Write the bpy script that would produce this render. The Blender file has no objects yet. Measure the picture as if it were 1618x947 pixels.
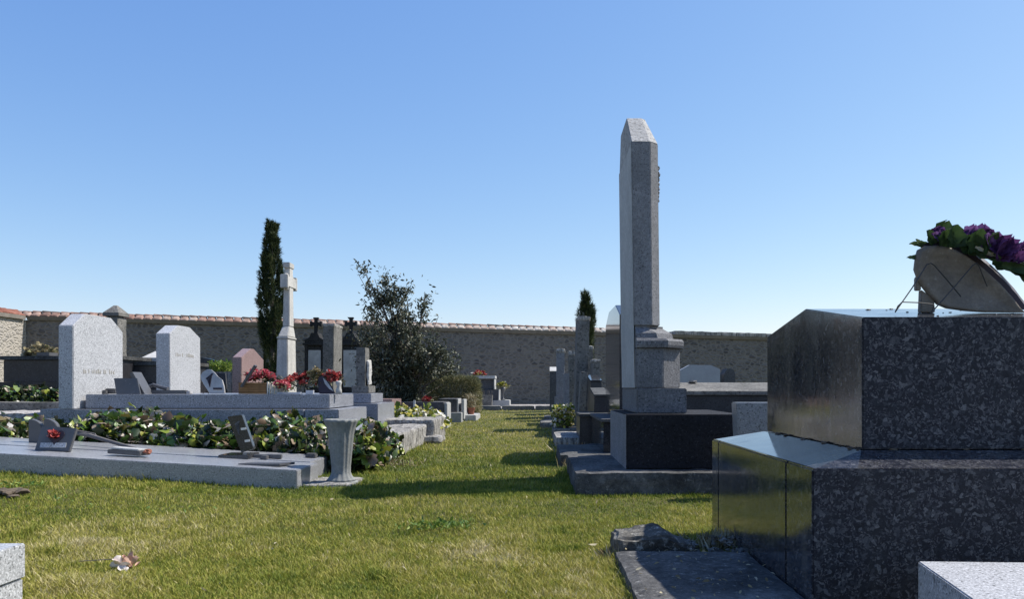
import bpy, bmesh, math, random
import numpy as np
from mathutils import Vector, Matrix, noise
from bpy_extras.node_shader_utils import PrincipledBSDFWrapper
R = math.radians
random.seed(7); rng = np.random.default_rng(7)
SC = bpy.context.scene
COL = SC.collection

# ------------------------------------------------------------------ camera
EYE = 0.62
cam_d = bpy.data.cameras.new('camera'); cam = bpy.data.objects.new('camera', cam_d); COL.objects.link(cam)
cam.location = (0, 0, EYE); cam.rotation_euler = (R(90), 0, 0)
cam_d.sensor_width = 36; cam_d.lens = 36*1250/1618
cam_d.shift_x = -41/1618; cam_d.shift_y = 138.5/1618
cam_d.clip_start = 0.05; cam_d.clip_end = 3000
SC.camera = cam
# ------------------------------------------------------------------ world, sun, exposure
SUNV = Vector((0.74, 0.25, 1.0)).normalized()
EL = math.asin(SUNV.z); AZ = math.atan2(SUNV.x, SUNV.y)
w = bpy.data.worlds.new('World'); SC.world = w; w.use_nodes = True
nt = w.node_tree; bg = nt.nodes['Background']
sky = nt.nodes.new('ShaderNodeTexSky'); sky.sky_type = 'NISHITA'; sky.sun_disc = False
sky.sun_elevation = EL; sky.sun_rotation = AZ; sky.air_density = 1.0; sky.dust_density = 0.45; sky.ozone_density = 3.4
k_ = 0.105*2**0.62     # the photograph's sky: paler and bluer than the model's, channel by channel
sp_ = nt.nodes.new('ShaderNodeSeparateColor'); cb_ = nt.nodes.new('ShaderNodeCombineColor'); nt.links.new(sky.outputs[0], sp_.inputs[0])
for i, (a_, g_) in enumerate(((1.08, 1.09), (.945, .86), (.985, .47))):
    p_ = nt.nodes.new('ShaderNodeMath'); p_.operation = 'POWER'; q_ = nt.nodes.new('ShaderNodeMath'); q_.operation = 'MULTIPLY'
    p_.inputs[1].default_value = g_; q_.inputs[1].default_value = a_*k_**g_/k_
    nt.links.new(sp_.outputs[i], p_.inputs[0]); nt.links.new(p_.outputs[0], q_.inputs[0]); nt.links.new(q_.outputs[0], cb_.inputs[i])
nt.links.new(cb_.outputs[0], bg.inputs[0]); bg.inputs[1].default_value = 0.105
sd = bpy.data.lights.new('sun', 'SUN'); sd.energy = 4.4; sd.angle = R(0.5); sd.color = (1.0, 0.955, 0.88)
so = bpy.data.objects.new('sun', sd); COL.objects.link(so)
so.rotation_euler = (-SUNV).to_track_quat('-Z', 'Y').to_euler()
SC.view_settings.view_transform = 'Standard'; SC.view_settings.look = 'None'
SC.view_settings.exposure = 0.62; SC.view_settings.gamma = 1.0
SC.view_settings.use_curve_mapping = False

# ------------------------------------------------------------------ helpers
def X(px, Y): return (px-850)*Y/1250
def Z(py, Y): return EYE-(py-612)*Y/1250
def ss(a, b, t):
    t = np.clip((t-a)/(b-a), 0, 1); return t*t*(3-2*t)
def gz(x, y):
    """height of the ground"""
    return 0.10*ss(4, 19, y) + np.clip(0.057*(-1.45-x), 0, 0.20)*ss(2.0, 4.2, y)
def g(x, y): return float(gz(np.float64(x), np.float64(y)))

class B:
    """collects shapes, in world coordinates"""
    def __init__(s): s.bm = bmesh.new(); s.M = Matrix()
    def _v(s, p): return s.bm.verts.new(s.M @ Vector(p))
    def prism(s, poly, z0, z1, axis='z', bev=0.0, top=None):
        """extrude a 2d polygon along an axis; top = polygon of the far end"""
        top = top or poly
        def P(q, h): return {'z': (q[0], q[1], h), 'x': (h, q[0], q[1]), 'y': (q[0], h, q[1])}[axis]
        b2 = bmesh.new()
        a = [b2.verts.new(P(q, z0)) for q in poly]; c = [b2.verts.new(P(q, z1)) for q in top]
        n = len(poly)
        b2.faces.new(a[::-1]); b2.faces.new(c)
        for i in range(n): b2.faces.new((a[i], a[(i+1) % n], c[(i+1) % n], c[i]))
        bmesh.ops.recalc_face_normals(b2, faces=b2.faces)
        s._merge(b2, bev)
        return s
    def _merge(s, b2, bev=0):
        if bev: bmesh.ops.bevel(b2, geom=list(b2.edges), offset=bev, segments=2, affect='EDGES', clamp_overlap=True)
        bmesh.ops.transform(b2, matrix=s.M, verts=b2.verts)
        m = bpy.data.meshes.new('t'); b2.to_mesh(m); b2.free(); s.bm.from_mesh(m); bpy.data.meshes.remove(m)
    def box(s, x0, x1, y0, y1, z0, z1, bev=0.004):
        return s.prism([(x0, y0), (x1, y0), (x1, y1), (x0, y1)], z0, z1, 'z', bev)
    def rock(s, x0, x1, y0, y1, z0, z1, cell=.05, amp=.012, seed=0, sc=9, rnd=.02):
        """weathered block: finely divided and worn"""
        b2 = bmesh.new()
        nx, ny, nz = [max(2, min(60, int(round(d/cell)))) for d in (x1-x0, y1-y0, z1-z0)]
        def grid(f, na, nb):
            vs = [[b2.verts.new(f(i/na, j/nb)) for j in range(nb+1)] for i in range(na+1)]
            for i in range(na):
                for j in range(nb): b2.faces.new((vs[i][j], vs[i+1][j], vs[i+1][j+1], vs[i][j+1]))
        L = lambda a, b, t: a+(b-a)*t
        for q in (0, 1):
            grid(lambda u, v: (L(x0, x1, u), L(y0, y1, v), (z0, z1)[q]), nx, ny)
            grid(lambda u, v: (L(x0, x1, u), (y0, y1)[q], L(z0, z1, v)), nx, nz)
            grid(lambda u, v: ((x0, x1)[q], L(y0, y1, u), L(z0, z1, v)), ny, nz)
        bmesh.ops.remove_doubles(b2, verts=b2.verts, dist=cell*.2)
        bmesh.ops.recalc_face_normals(b2, faces=b2.faces)
        c = Vector(((x0+x1)/2, (y0+y1)/2, (z0+z1)/2)); h = Vector(((x1-x0)/2, (y1-y0)/2, (z1-z0)/2))
        for v in b2.verts:
            d = v.co-c
            k = sum(1 for a in range(3) if abs(abs(d[a])-h[a]) < 1e-4)
            if k >= 2:
                for a in range(3):
                    if abs(abs(d[a])-h[a]) < 1e-4: v.co[a] -= math.copysign(min(rnd, h[a]*.5)*(.3 if k == 2 else .45), d[a])
            n = noise.noise_vector(v.co*sc+Vector((seed, seed*2.1, 3)))
            n2 = noise.noise_vector(v.co*sc*3+Vector((seed, 7, 3)))
            v.co += n*amp + n2*amp*.4
        s._merge(b2); return s
    def tube(s, pts, r, n=8, r2=None):
        pts = [Vector(p) for p in pts]; r2 = r if r2 is None else r2
        rings = []; k = len(pts)
        up = Vector((0, 0, 1))
        for i, p in enumerate(pts):
            t = (pts[min(i+1, k-1)]-pts[max(i-1, 0)]).normalized()
            a = t.cross(up if abs(t.z) < .9 else Vector((1, 0, 0))).normalized(); b = t.cross(a)
            rr = r+(r2-r)*i/max(1, k-1)
            rings.append([s._v(p+(a*math.cos(q)+b*math.sin(q))*rr) for q in [2*math.pi*j/n for j in range(n)]])
        for i in range(k-1):
            for j in range(n): s.bm.faces.new((rings[i][j], rings[i][(j+1) % n], rings[i+1][(j+1) % n], rings[i+1][j]))
        s.bm.faces.new(rings[0][::-1]); s.bm.faces.new(rings[-1]); return s
    def lathe(s, prof, cx, cy, n=24, flute=0, nf=12):
        rings = []
        for r, z in prof:
            ring = []
            for j in range(n):
                q = 2*math.pi*j/n; rr = r*(1-flute*(.5+.5*math.cos(nf*q)))
                ring.append(s._v((cx+rr*math.cos(q), cy+rr*math.sin(q), z)))
            rings.append(ring)
        for i in range(len(rings)-1):
            for j in range(n): s.bm.faces.new((rings[i][j], rings[i][(j+1) % n], rings[i+1][(j+1) % n], rings[i+1][j]))
        s.bm.faces.new(rings[0][::-1]); s.bm.faces.new(rings[-1]); return s
    def blob(s, c, r, sub=2, amp=.15, sq=(1, 1, 1), seed=0):
        b2 = bmesh.new(); bmesh.ops.create_icosphere(b2, subdivisions=sub, radius=1)
        for v in b2.verts:
            k = 1+noise.noise(v.co*2+Vector((seed, 3, 1)))*amp*2
            v.co = Vector((v.co.x*sq[0], v.co.y*sq[1], v.co.z*sq[2]))*r*k+Vector(c)
        s._merge(b2); return s
    def build(s, name, mat, parent=None, smooth=False, loc=None):
        me = bpy.data.meshes.new(name)
        org = Vector(loc) if loc is not None else (parent_origin(parent) if parent else Vector((0, 0, 0)))
        bmesh.ops.translate(s.bm, verts=s.bm.verts, vec=-org)
        s.bm.to_mesh(me); s.bm.free()
        me.materials.append(mat)
        if smooth:
            for p in me.polygons: p.use_smooth = True
        o = bpy.data.objects.new(name, me); COL.objects.link(o)
        if parent: o.parent = parent
        else: o.location = org
        return o
ORG = {}
def parent_origin(p):
    v = Vector((0, 0, 0))
    while p: v += p.location; p = p.parent
    return v
def tag(o, label=None, cat=None, group=None, kind=None):
    if label: o['label'] = label
    if cat: o['category'] = cat
    if group: o['group'] = group
    if kind: o['kind'] = kind
    return o
def thing(name, label, cat, loc, group=None):
    o = bpy.data.objects.new(name, None); COL.objects.link(o); o.location = loc; o.empty_display_size = .1
    return tag(o, label, cat, group)

def npmesh(name, V, F, mat, parent=None, attr=None, smooth=True, origin=None, fw=None):
    """V (n,3); F (m,k) faces of equal size"""
    me = bpy.data.meshes.new(name); V = np.asarray(V, np.float32); F = np.asarray(F, np.int32)
    org = np.array(origin if origin is not None else (parent_origin(parent) if parent else (0, 0, 0)), np.float32)
    V = V-org
    m, k = F.shape
    me.vertices.add(len(V)); me.vertices.foreach_set('co', V.ravel())
    me.loops.add(m*k); me.loops.foreach_set('vertex_index', F.ravel())
    me.polygons.add(m); me.polygons.foreach_set('loop_start', np.arange(0, m*k, k, dtype=np.int32))
    me.polygons.foreach_set('loop_total', np.full(m, k, np.int32))
    if smooth: me.polygons.foreach_set('use_smooth', np.ones(m, bool))
    me.update(calc_edges=True)
    if attr is not None:
        a = me.attributes.new('rnd', 'FLOAT', 'POINT'); a.data.foreach_set('value', np.asarray(attr, np.float32))
    me.materials.append(mat)
    o = bpy.data.objects.new(name, me); COL.objects.link(o)
    if parent: o.parent = parent
    else: o.location = org
    return o

# leaf templates (x = width, y = length from the stalk, z = up)
def leaf_tpl(kind):
    if kind == 'ivy':
        rim = [(0, 0), (.28, -.12), (.52, .18), (.34, .42), (.42, .68), (0, 1.05), (-.42, .68), (-.34, .42), (-.52, .18), (-.28, -.12)]
        V = [(0, .4, .0)]+[(x, y, -.35*abs(x)-.25*max(0, y-.5)**1.2+.06) for x, y in rim]
        F = [(0, i+1, (i+1) % len(rim)+1) for i in range(len(rim))]
    elif kind == 'bay':
        rim = [(0, 0), (.17, .3), (.18, .6), (0, 1), (-.18, .6), (-.17, .3)]
        V = [(0, .45, -.02)]+[(x, y, abs(x)*.5-.2*y*y) for x, y in rim]
        F = [(0, i+1, (i+1) % 6+1) for i in range(6)]
    elif kind == 'needle':
        V = [(-.06, 0, 0), (.06, 0, 0), (.05, .5, .03), (0, 1, .0), (-.05, .5, .03)]
        F = [(0, 1, 2), (0, 2, 4), (4, 2, 3)]
    elif kind == 'petal':
        rim = [(0, 0), (.32, .3), (.42, .7), (.2, 1), (-.2, 1), (-.42, .7), (-.32, .3)]
        V = [(0, .5, -.12)]+[(x, y, abs(x)*.5+.12*y*y) for x, y in rim]
        F = [(0, i+1, (i+1) % 7+1) for i in range(7)]
    return np.array(V, float), np.array(F, int)

def rot_from(dirs, ups):
    y = dirs/np.linalg.norm(dirs, axis=1, keepdims=True)
    x = np.cross(y, ups); x /= np.linalg.norm(x, axis=1, keepdims=True)+1e-9
    z = np.cross(x, y)
    return np.stack([x, y, z], axis=2)      # columns
def leaves(kind, P, D, U, S, rnd, curl=None):
    """instances of a leaf template -> V, F, attr"""
    tv, tf = leaf_tpl(kind); N = len(P); n = len(tv)
    T = np.repeat(tv[None], N, 0)
    if curl is not None: T[:, :, 2] += curl[:, None]*(T[:, :, 1]**2)*.6 - np.abs(curl[:, None])*T[:, :, 0]**2
    Rm = rot_from(D, U)
    V = np.einsum('nij,nkj->nki', Rm, T*S[:, None, None])+P[:, None]
    F = tf[None]+(np.arange(N)*n)[:, None, None]
    return V.reshape(-1, 3), F.reshape(-1, 3), np.repeat(rnd, n)
def rdir(n, up=0.0):
    d = rng.normal(size=(n, 3)); d[:, 2] += up; return d/np.linalg.norm(d, axis=1, keepdims=True)

# ------------------------------------------------------------------ materials
def newmat(name):
    m = bpy.data.materials.new(name); m.use_nodes = True
    return m, m.node_tree, m.node_tree.nodes['Principled BSDF']
def nd(nt, t, **k):
    n = nt.nodes.new(t)
    for a, v in k.items():
        if a.startswith('i_'): n.inputs[a[2:].replace('_', ' ')].default_value = v
        else: setattr(n, a, v)
    return n
def ramp(nt, fac, stops, interp='LINEAR'):
    r = nt.nodes.new('ShaderNodeValToRGB'); r.color_ramp.interpolation = interp
    e = r.color_ramp.elements
    while len(e) < len(stops): e.new(.5)
    for q, (p, c) in zip(e, stops):
        q.position = p; q.color = (*c, 1) if len(c) == 3 else c
    nt.links.new(fac, r.inputs[0]); return r.outputs[0]
def mixc(nt, fac, a, b, mode='MIX'):
    m = nt.nodes.new('ShaderNodeMix'); m.data_type = 'RGBA'; m.blend_type = mode
    for s, v in ((0, fac), (6, a), (7, b)):
        if hasattr(v, 'is_output'): nt.links.new(v, m.inputs[s])
        else: m.inputs[s].default_value = v if s == 0 else (*v[:3], 1)
    return m.outputs[2]
def coords(nt, scale=(1, 1, 1)):
    t = nt.nodes.new('ShaderNodeTexCoord'); mp = nt.nodes.new('ShaderNodeMapping')
    mp.inputs['Scale'].default_value = scale
    nt.links.new(t.outputs['Object'], mp.inputs[0]); return mp.outputs[0]
def noi(nt, co, scale, detail=4, rough=.6):
    n = nt.nodes.new('ShaderNodeTexNoise'); n.inputs['Scale'].default_value = scale
    n.inputs['Detail'].default_value = detail; n.inputs['Roughness'].default_value = rough
    nt.links.new(co, n.inputs['Vector']); return n.outputs[0]
def bumpn(nt, h, strength, dist, bsdf):
    b = nt.nodes.new('ShaderNodeBump'); b.inputs['Strength'].default_value = strength; b.inputs['Distance'].default_value = dist
    nt.links.new(h, b.inputs['Height']); nt.links.new(b.outputs[0], bsdf.inputs['Normal'])
G0 = (0, 0, 0); G1 = (1, 1, 1)
def stone(name, c1, c2, spk=None, sp_scale=140, sp_lo=.52, rough=.6, stain=0, stain_c=(.05, .05, .05), bump=.3, bscale=60,
          lich=0, lich_c=(.45, .45, .38), streak=0, grain=None):
    if grain is None: grain = .25 if rough < .6 else .55
    m, nt, b = newmat(name); co = coords(nt)
    col = mixc(nt, ramp(nt, noi(nt, co, 5, 6), [(.35, G0), (.65, G1)]), c1, c2)
    if spk:
        s = ramp(nt, noi(nt, co, sp_scale, 2, .7), [(sp_lo, G0), (sp_lo+.08, G1)])
        col = mixc(nt, s, col, spk)
        s2 = ramp(nt, noi(nt, co, sp_scale*.7, 2, .7), [(.37, G1), (.42, G0)])
        col = mixc(nt, s2, col, tuple(v*.36 for v in c1))
    if stain:
        s = ramp(nt, noi(nt, co, 3.5, 8, .7), [(.5-.12*stain, G0), (.72-.1*stain, G1)])
        f = nt.nodes.new('ShaderNodeMath'); f.operation = 'MULTIPLY'; f.inputs[1].default_value = min(1, stain)
        nt.links.new(s, f.inputs[0]); col = mixc(nt, f.outputs[0], col, stain_c)
    if streak:
        s = ramp(nt, noi(nt, coords(nt, (9, 9, .8)), 2.2, 6, .7), [(.45, G0), (.62, G1)])
        f = nt.nodes.new('ShaderNodeMath'); f.operation = 'MULTIPLY'; f.inputs[1].default_value = streak
        nt.links.new(s, f.inputs[0]); col = mixc(nt, f.outputs[0], col, stain_c)
    if lich:
        s = ramp(nt, noi(nt, co, 34, 7, .8), [(.60-.10*lich, G0), (.70-.10*lich, G1)])
        col = mixc(nt, s, col, lich_c)
    gr = ramp(nt, noi(nt, co, 42, 8, .85), [(.25, (1-grain,)*3), (.75, (1+grain*.35,)*3)])
    col = mixc(nt, 1.0, col, gr, 'MULTIPLY')
    nt.links.new(col, b.inputs['Base Color'])
    b.inputs['Roughness'].default_value = rough
    bumpn(nt, noi(nt, co, bscale, 6, .7), bump, .004, b)
    return m
def setspec(k, v): M[k].node_tree.nodes['Principled BSDF'].inputs['Specular IOR Level'].default_value = v
def plain(name, c, rough=.5, var=.25, sc=12, metal=0, bump=0, spec=.5):
    m, nt, b = newmat(name); co = coords(nt)
    nt.links.new(mixc(nt, noi(nt, co, sc, 6), tuple(v*(1-var) for v in c), tuple(min(1, v*(1+var)) for v in c)), b.inputs['Base Color'])
    b.inputs['Roughness'].default_value = rough; b.inputs['Metallic'].default_value = metal
    b.inputs['Specular IOR Level'].default_value = spec
    if bump: bumpn(nt, noi(nt, co, sc*6, 6), bump, .003, b)
    return m
def foliage(name, stops, rough=.45, trans=.25, spec=.4, big=None):
    m, nt, b = newmat(name)
    a = nt.nodes.new('ShaderNodeAttribute'); a.attribute_name = 'rnd'
    col = ramp(nt, a.outputs['Fac'], stops)
    if big:
        s = ramp(nt, noi(nt, coords(nt), big[0], 5, .65), [(.35, G0), (.65, G1)])
        col = mixc(nt, s, col, mixc(nt, 1.0, col, big[1], 'MULTIPLY'))
    nt.links.new(col, b.inputs['Base Color'])
    b.inputs['Roughness'].default_value = rough; b.inputs['Specular IOR Level'].default_value = spec
    if trans:
        t = nt.nodes.new('ShaderNodeBsdfTranslucent'); nt.links.new(col, t.inputs[0])
        mx = nt.nodes.new('ShaderNodeMixShader'); mx.inputs[0].default_value = trans
        nt.links.new(b.outputs[0], mx.inputs[1]); nt.links.new(t.outputs[0], mx.inputs[2])
        nt.links.new(mx.outputs[0], nt.nodes['Material Output'].inputs[0])
    return m

M = {}
M['granite'] = stone('grey_granite', (.40, .405, .415), (.34, .345, .355), (.60, .605, .62), 150, .50, .42, bump=.15, stain=.15, stain_c=(.32, .32, .33))
M['granite_side'] = stone('blue_grey_granite', (.21, .225, .27), (.17, .18, .225), (.40, .42, .48), 80, .57, .4, bump=.12, stain=.25, stain_c=(.12, .12, .14))  # bluish shade of the tomb sides put into the granite colour
M['slab_granite'] = stone('slab_granite', (.31, .315, .33), (.26, .265, .28), (.48, .49, .51), 130, .57, .28, bump=.2, stain=.35, stain_c=(.22, .22, .23), lich=.0)
M['pink'] = stone('pink_granite', (.28, .19, .18), (.24, .16, .15), (.38, .28, .26), 120, .54, .4, bump=.1)
M['lime'] = stone('white_limestone', (.62, .60, .56), (.52, .51, .48), rough=.85, stain=.45, stain_c=(.30, .29, .27), bump=.5, streak=.35, lich=.0)
M['old'] = stone('weathered_stone', (.24, .23, .21), (.16, .155, .145), (.30, .29, .27), 60, .6, .9, bump=.8, stain=.6, stain_c=(.07, .07, .065), lich=.35, lich_c=(.36, .35, .31))
M['old_light'] = stone('worn_kerb_stone', (.50, .475, .43), (.40, .385, .355), (.58, .55, .51), 60, .6, .9, bump=1, stain=.5, stain_c=(.10, .095, .09), streak=.9, lich=.3, lich_c=(.5, .48, .42))
M['cement'] = stone('smooth_cement', (.50, .50, .49), (.44, .44, .43), rough=.85, stain=.3, stain_c=(.26, .26, .25), bump=.15)
M['urn'] = stone('worn_urn_stone', (.30, .31, .30), (.24, .25, .24), rough=.85, stain=.4, stain_c=(.15, .15, .14), bump=.5, streak=.3)
M['cement_dark'] = stone('dark_cement', (.115, .115, .12), (.085, .085, .09), (.17, .17, .175), 110, .56, .8, bump=.5, stain=.35, stain_c=(.05, .05, .05), lich=.15, lich_c=(.2, .2, .19), bscale=90)
M['shaft'] = stone('grained_stone', (.29, .29, .30), (.24, .24, .25), (.34, .34, .35), 170, .55, .85, bump=.6, stain=.4, stain_c=(.14, .14, .14), bscale=120)
M['groundstone'] = stone('mottled_ground_stone', (.22, .215, .21), (.10, .10, .10), rough=.95, bump=1.2, stain=.8, stain_c=(.045, .045, .045), lich=.4, lich_c=(.36, .35, .32), bscale=50, grain=.9)
setspec('groundstone', .15)
M['capstone'] = stone('worn_capstone', (.46, .45, .43), (.36, .355, .34), (.55, .54, .52), 70, .55, .9, bump=1.2, stain=.4, stain_c=(.2, .2, .19), bscale=40)
M['pedestal'] = stone('pedestal_stone', (.20, .20, .21), (.15, .15, .16), (.30, .30, .31), 110, .55, .85, bump=.7, stain=.5, stain_c=(.09, .09, .09), bscale=100, streak=.25)
M['oldstone'] = stone('lichened_dark_stone', (.20, .19, .17), (.09, .085, .075), rough=.95, bump=1.2, stain=.7, stain_c=(.04, .038, .033), lich=.7, lich_c=(.42, .40, .35), bscale=50, grain=.9)
setspec('oldstone', .15)
M['black_plinth'] = stone('blackened_plinth', (.028, .028, .033), (.018, .018, .022), (.06, .06, .065), 110, .6, .85, bump=.5, stain=.3, stain_c=(.012, .012, .012), bscale=90)
M['black'] = stone('black_lichened_granite', (.035, .035, .04), (.022, .022, .026), (.075, .07, .075), 90, .58, .35, bump=.2, lich=.12, lich_c=(.11, .11, .11))
M['lich'] = stone('lichen_slab', (.15, .15, .14), (.06, .06, .06), rough=.8, bump=1, stain=.6, stain_c=(.035, .035, .035), lich=.5, lich_c=(.22, .22, .21), grain=.9)
M['blackstone'] = stone('soot_black_stone', (.05, .048, .048), (.03, .03, .03), (.10, .10, .10), 60, .6, .9, bump=.8)  # even near-black colour with fine lighter specks
M['soil'] = plain('soil', (.10, .075, .05), .95, .5, 20, bump=1)
M['gravel'] = stone('gravel', (.42, .39, .36), (.28, .25, .23), (.6, .58, .55), 45, .5, .95, bump=1, stain=.4, stain_c=(.16, .13, .12))
M['gold'] = plain('gilt', (.55, .42, .16), .35, .2, 20, metal=.6)
M['engrave'] = plain('engraved_letters', (.42, .40, .36), .8, .5, 60)
M['wire'] = plain('dark_wire', (.03, .026, .022), .5, .2)
M['wood'] = plain('weathered_wood', (.28, .15, .06), .8, .5, 30, bump=.6)
M['stick'] = plain('grey_wood', (.13, .12, .115), .9, .4, 30, bump=.8)
M['terra'] = plain('terracotta', (.24, .085, .05), .85, .3, 20)
M['bark'] = plain('bark', (.10, .085, .07), .95, .4, 30, bump=1)
M['slate'] = stone('slate_plaque', (.095, .095, .10), (.07, .07, .075), rough=.4, stain=.4, stain_c=(.14, .14, .14), bump=.15, lich=.1, lich_c=(.2, .2, .19))
M['whitepl'] = stone('pale_marble_plaque', (.5, .49, .48), (.36, .35, .35), rough=.45, stain=.5, stain_c=(.09, .09, .09), bump=.2)
M['paper'] = plain('pale_label', (.62, .60, .52), .6, .15)
M['dry'] = plain('dry_paper_flower', (.55, .36, .27), .9, .5, 60)
M['drypale'] = plain('pale_dry_petal', (.75, .66, .60), .9, .3, 50)
M['plaqueback'] = stone('plaster_plaque_back', (.24, .19, .135), (.17, .135, .095), rough=.6, stain=.7, stain_c=(.07, .05, .035), bump=1, bscale=22, lich=.15, lich_c=(.3, .27, .22))
M['darkresin'] = plain('dark_resin', (.028, .018, .028), .6, .4)
M['plastic'] = plain('pale_plastic', (.45, .46, .48), .5, .3)

setspec('slab_granite', .95)
for k_ in ('lich', 'old', 'old_light', 'shaft', 'cement', 'black_plinth', 'blackstone', 'cement_dark'): setspec(k_, .2)
# polished granite with large flakes
def flake_granite(front=False):
    m, nt, b = newmat('sawn_flake_granite' if front else 'polished_flake_granite'); co = coords(nt)
    wv = nt.nodes.new('ShaderNodeTexNoise'); wv.inputs['Scale'].default_value = 35; nt.links.new(co, wv.inputs['Vector'])
    ad = nt.nodes.new('ShaderNodeVectorMath'); ad.operation = 'MULTIPLY_ADD'
    ad.inputs[1].default_value = (.03, .03, .03); nt.links.new(wv.outputs['Color'], ad.inputs[0]); nt.links.new(co, ad.inputs[2])
    vo = nt.nodes.new('ShaderNodeTexVoronoi'); vo.inputs['Scale'].default_value = 88; nt.links.new(ad.outputs[0], vo.inputs['Vector'])
    sep = nt.nodes.new('ShaderNodeSeparateColor'); nt.links.new(vo.outputs['Color'], sep.inputs[0])
    f1 = ramp(nt, sep.outputs[0], [(.0, (.022, .023, .029)), (.5, (.032, .034, .042)), (.66, (.055, .056, .065)), (.85, (.095, .095, .102)), (1, (.16, .157, .16))])
    vo2 = nt.nodes.new('ShaderNodeTexVoronoi'); vo2.inputs['Scale'].default_value = 210; nt.links.new(ad.outputs[0], vo2.inputs['Vector'])
    sep2 = nt.nodes.new('ShaderNodeSeparateColor'); nt.links.new(vo2.outputs['Color'], sep2.inputs[0])
    f2 = ramp(nt, sep2.outputs[1], [(.0, (.02, .02, .026)), (.55, (.03, .031, .04)), (.75, (.07, .07, .08)), (1, (.14, .137, .14))])
    col = mixc(nt, ramp(nt, noi(nt, co, 40, 3), [(.46, G1), (.54, G0)]), f1, f2)
    col = mixc(nt, ramp(nt, noi(nt, co, 260, 2, .7), [(.35, G0), (.7, (.7, .7, .7))]), col, mixc(nt, 1.0, col, (.45, .45, .5), 'MULTIPLY'))
    dirt = ramp(nt, noi(nt, coords(nt, (5, 5, 1)), 2.2, 6, .7), [(.5, G0), (.8, (.16,)*3 if front else (.75,)*3)])  # dirt, with a brownish veil standing in for reflections on polished faces
    col = mixc(nt, dirt, col, (.13, .125, .11))
    nt.links.new(col, b.inputs['Base Color'])
    nt.links.new(ramp(nt, noi(nt, coords(nt, (3, 3, 1)), 3, 6, .7), [(.3, (.05,)*3), (.75, (.2,)*3)]), b.inputs['Roughness'])
    b.inputs['Specular IOR Level'].default_value = .15 if front else .9; b.inputs['IOR'].default_value = 1.5 if front else 1.75
    if front:
        for l in list(b.inputs['Roughness'].links): nt.links.remove(l)
        b.inputs['Roughness'].default_value = .5
    bumpn(nt, noi(nt, co, 8, 3), .04, .01, b)
    return m
M['flake'] = flake_granite(); M['flake_front'] = flake_granite(True)
def polished():
    m, nt, b = newmat('polished_black_granite'); co = coords(nt)
    col = mixc(nt, ramp(nt, noi(nt, co, 120, 2), [(.5, G0), (.6, G1)]), (.03, .03, .033), (.06, .06, .065))
    nt.links.new(col, b.inputs['Base Color']); b.inputs['Roughness'].default_value = .07; b.inputs['Specular IOR Level'].default_value = .7
    return m
M['polish'] = polished()
def rubble(name, c_lo, c_hi, mortar, sc=7.5):
    m, nt, b = newmat(name); co = coords(nt, (1, 1, 1.7))
    wv = nt.nodes.new('ShaderNodeTexNoise'); wv.inputs['Scale'].default_value = 5; nt.links.new(co, wv.inputs['Vector'])
    ad = nt.nodes.new('ShaderNodeVectorMath'); ad.operation = 'MULTIPLY_ADD'
    ad.inputs[1].default_value = (.12, .12, .12); nt.links.new(wv.outputs['Color'], ad.inputs[0]); nt.links.new(co, ad.inputs[2])
    vo = nt.nodes.new('ShaderNodeTexVoronoi'); vo.inputs['Scale'].default_value = sc; nt.links.new(ad.outputs[0], vo.inputs['Vector'])
    ve = nt.nodes.new('ShaderNodeTexVoronoi'); ve.feature = 'DISTANCE_TO_EDGE'; ve.inputs['Scale'].default_value = sc; nt.links.new(ad.outputs[0], ve.inputs['Vector'])
    sep = nt.nodes.new('ShaderNodeSeparateColor'); nt.links.new(vo.outputs['Color'], sep.inputs[0])
    scol = mixc(nt, sep.outputs[0], c_lo, c_hi)
    cover = ramp(nt, noi(nt, co, 1.7, 6, .7), [(.42, G0), (.62, G1)])
    edge = ramp(nt, ve.outputs['Distance'], [(.06, G1), (.22, G0)])
    mx = nt.nodes.new('ShaderNodeMath'); mx.operation = 'MAXIMUM'
    cv = nt.nodes.new('ShaderNodeMath'); cv.operation = 'MULTIPLY'; cv.inputs[1].default_value = .75; nt.links.new(cover, cv.inputs[0])
    nt.links.new(edge, mx.inputs[0]); nt.links.new(cv.outputs[0], mx.inputs[1])
    col = mixc(nt, mx.outputs[0], scol, mortar)
    col = mixc(nt, ramp(nt, noi(nt, co, 25, 5, .8), [(.3, G0), (.7, (.6, .6, .6))]), col, tuple(v*.55 for v in mortar))
    nt.links.new(col, b.inputs['Base Color']); b.inputs['Roughness'].default_value = .95
    hgt = nt.nodes.new('ShaderNodeMath'); hgt.operation = 'ADD'
    nt.links.new(ramp(nt, ve.outputs['Distance'], [(0, G0), (.25, G1)]), hgt.inputs[0]); nt.links.new(noi(nt, co, 14, 6, .7), hgt.inputs[1])
    bumpn(nt, hgt.outputs[0], .7, .025, b)
    return m
M['rubble'] = rubble('rubble_wall', (.035, .033, .04), (.17, .155, .145), (.215, .195, .17), 6)  # the back wall's shade is put into these darker stone colours
M['rubble_w'] = rubble('rubble_wall_pale', (.20, .19, .18), (.42, .38, .33), (.46, .42, .36), 6.5)  # same rubble, paler: sunlight on the left wall put into its colour
M['mortar'] = stone('lime_mortar', (.25, .22, .185), (.20, .18, .15), rough=.95, bump=1, stain=.4, stain_c=(.12, .11, .10), bscale=20)
M['tile'] = foliage('clay_tiles', [(0, (.10, .085, .075)), (.3, (.36, .22, .175)), (.55, (.46, .35, .29)), (.8, (.54, .50, .45)), (1, (.62, .60, .56))], .9, 0, .2, big=(9, (.45, .43, .4)))
M['tile_red'] = foliage('red_clay_tiles', [(0, (.20, .08, .055)), (.5, (.32, .14, .10)), (1, (.42, .24, .18))], .9, 0, .2, big=(9, (.55, .5, .5)))
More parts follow.
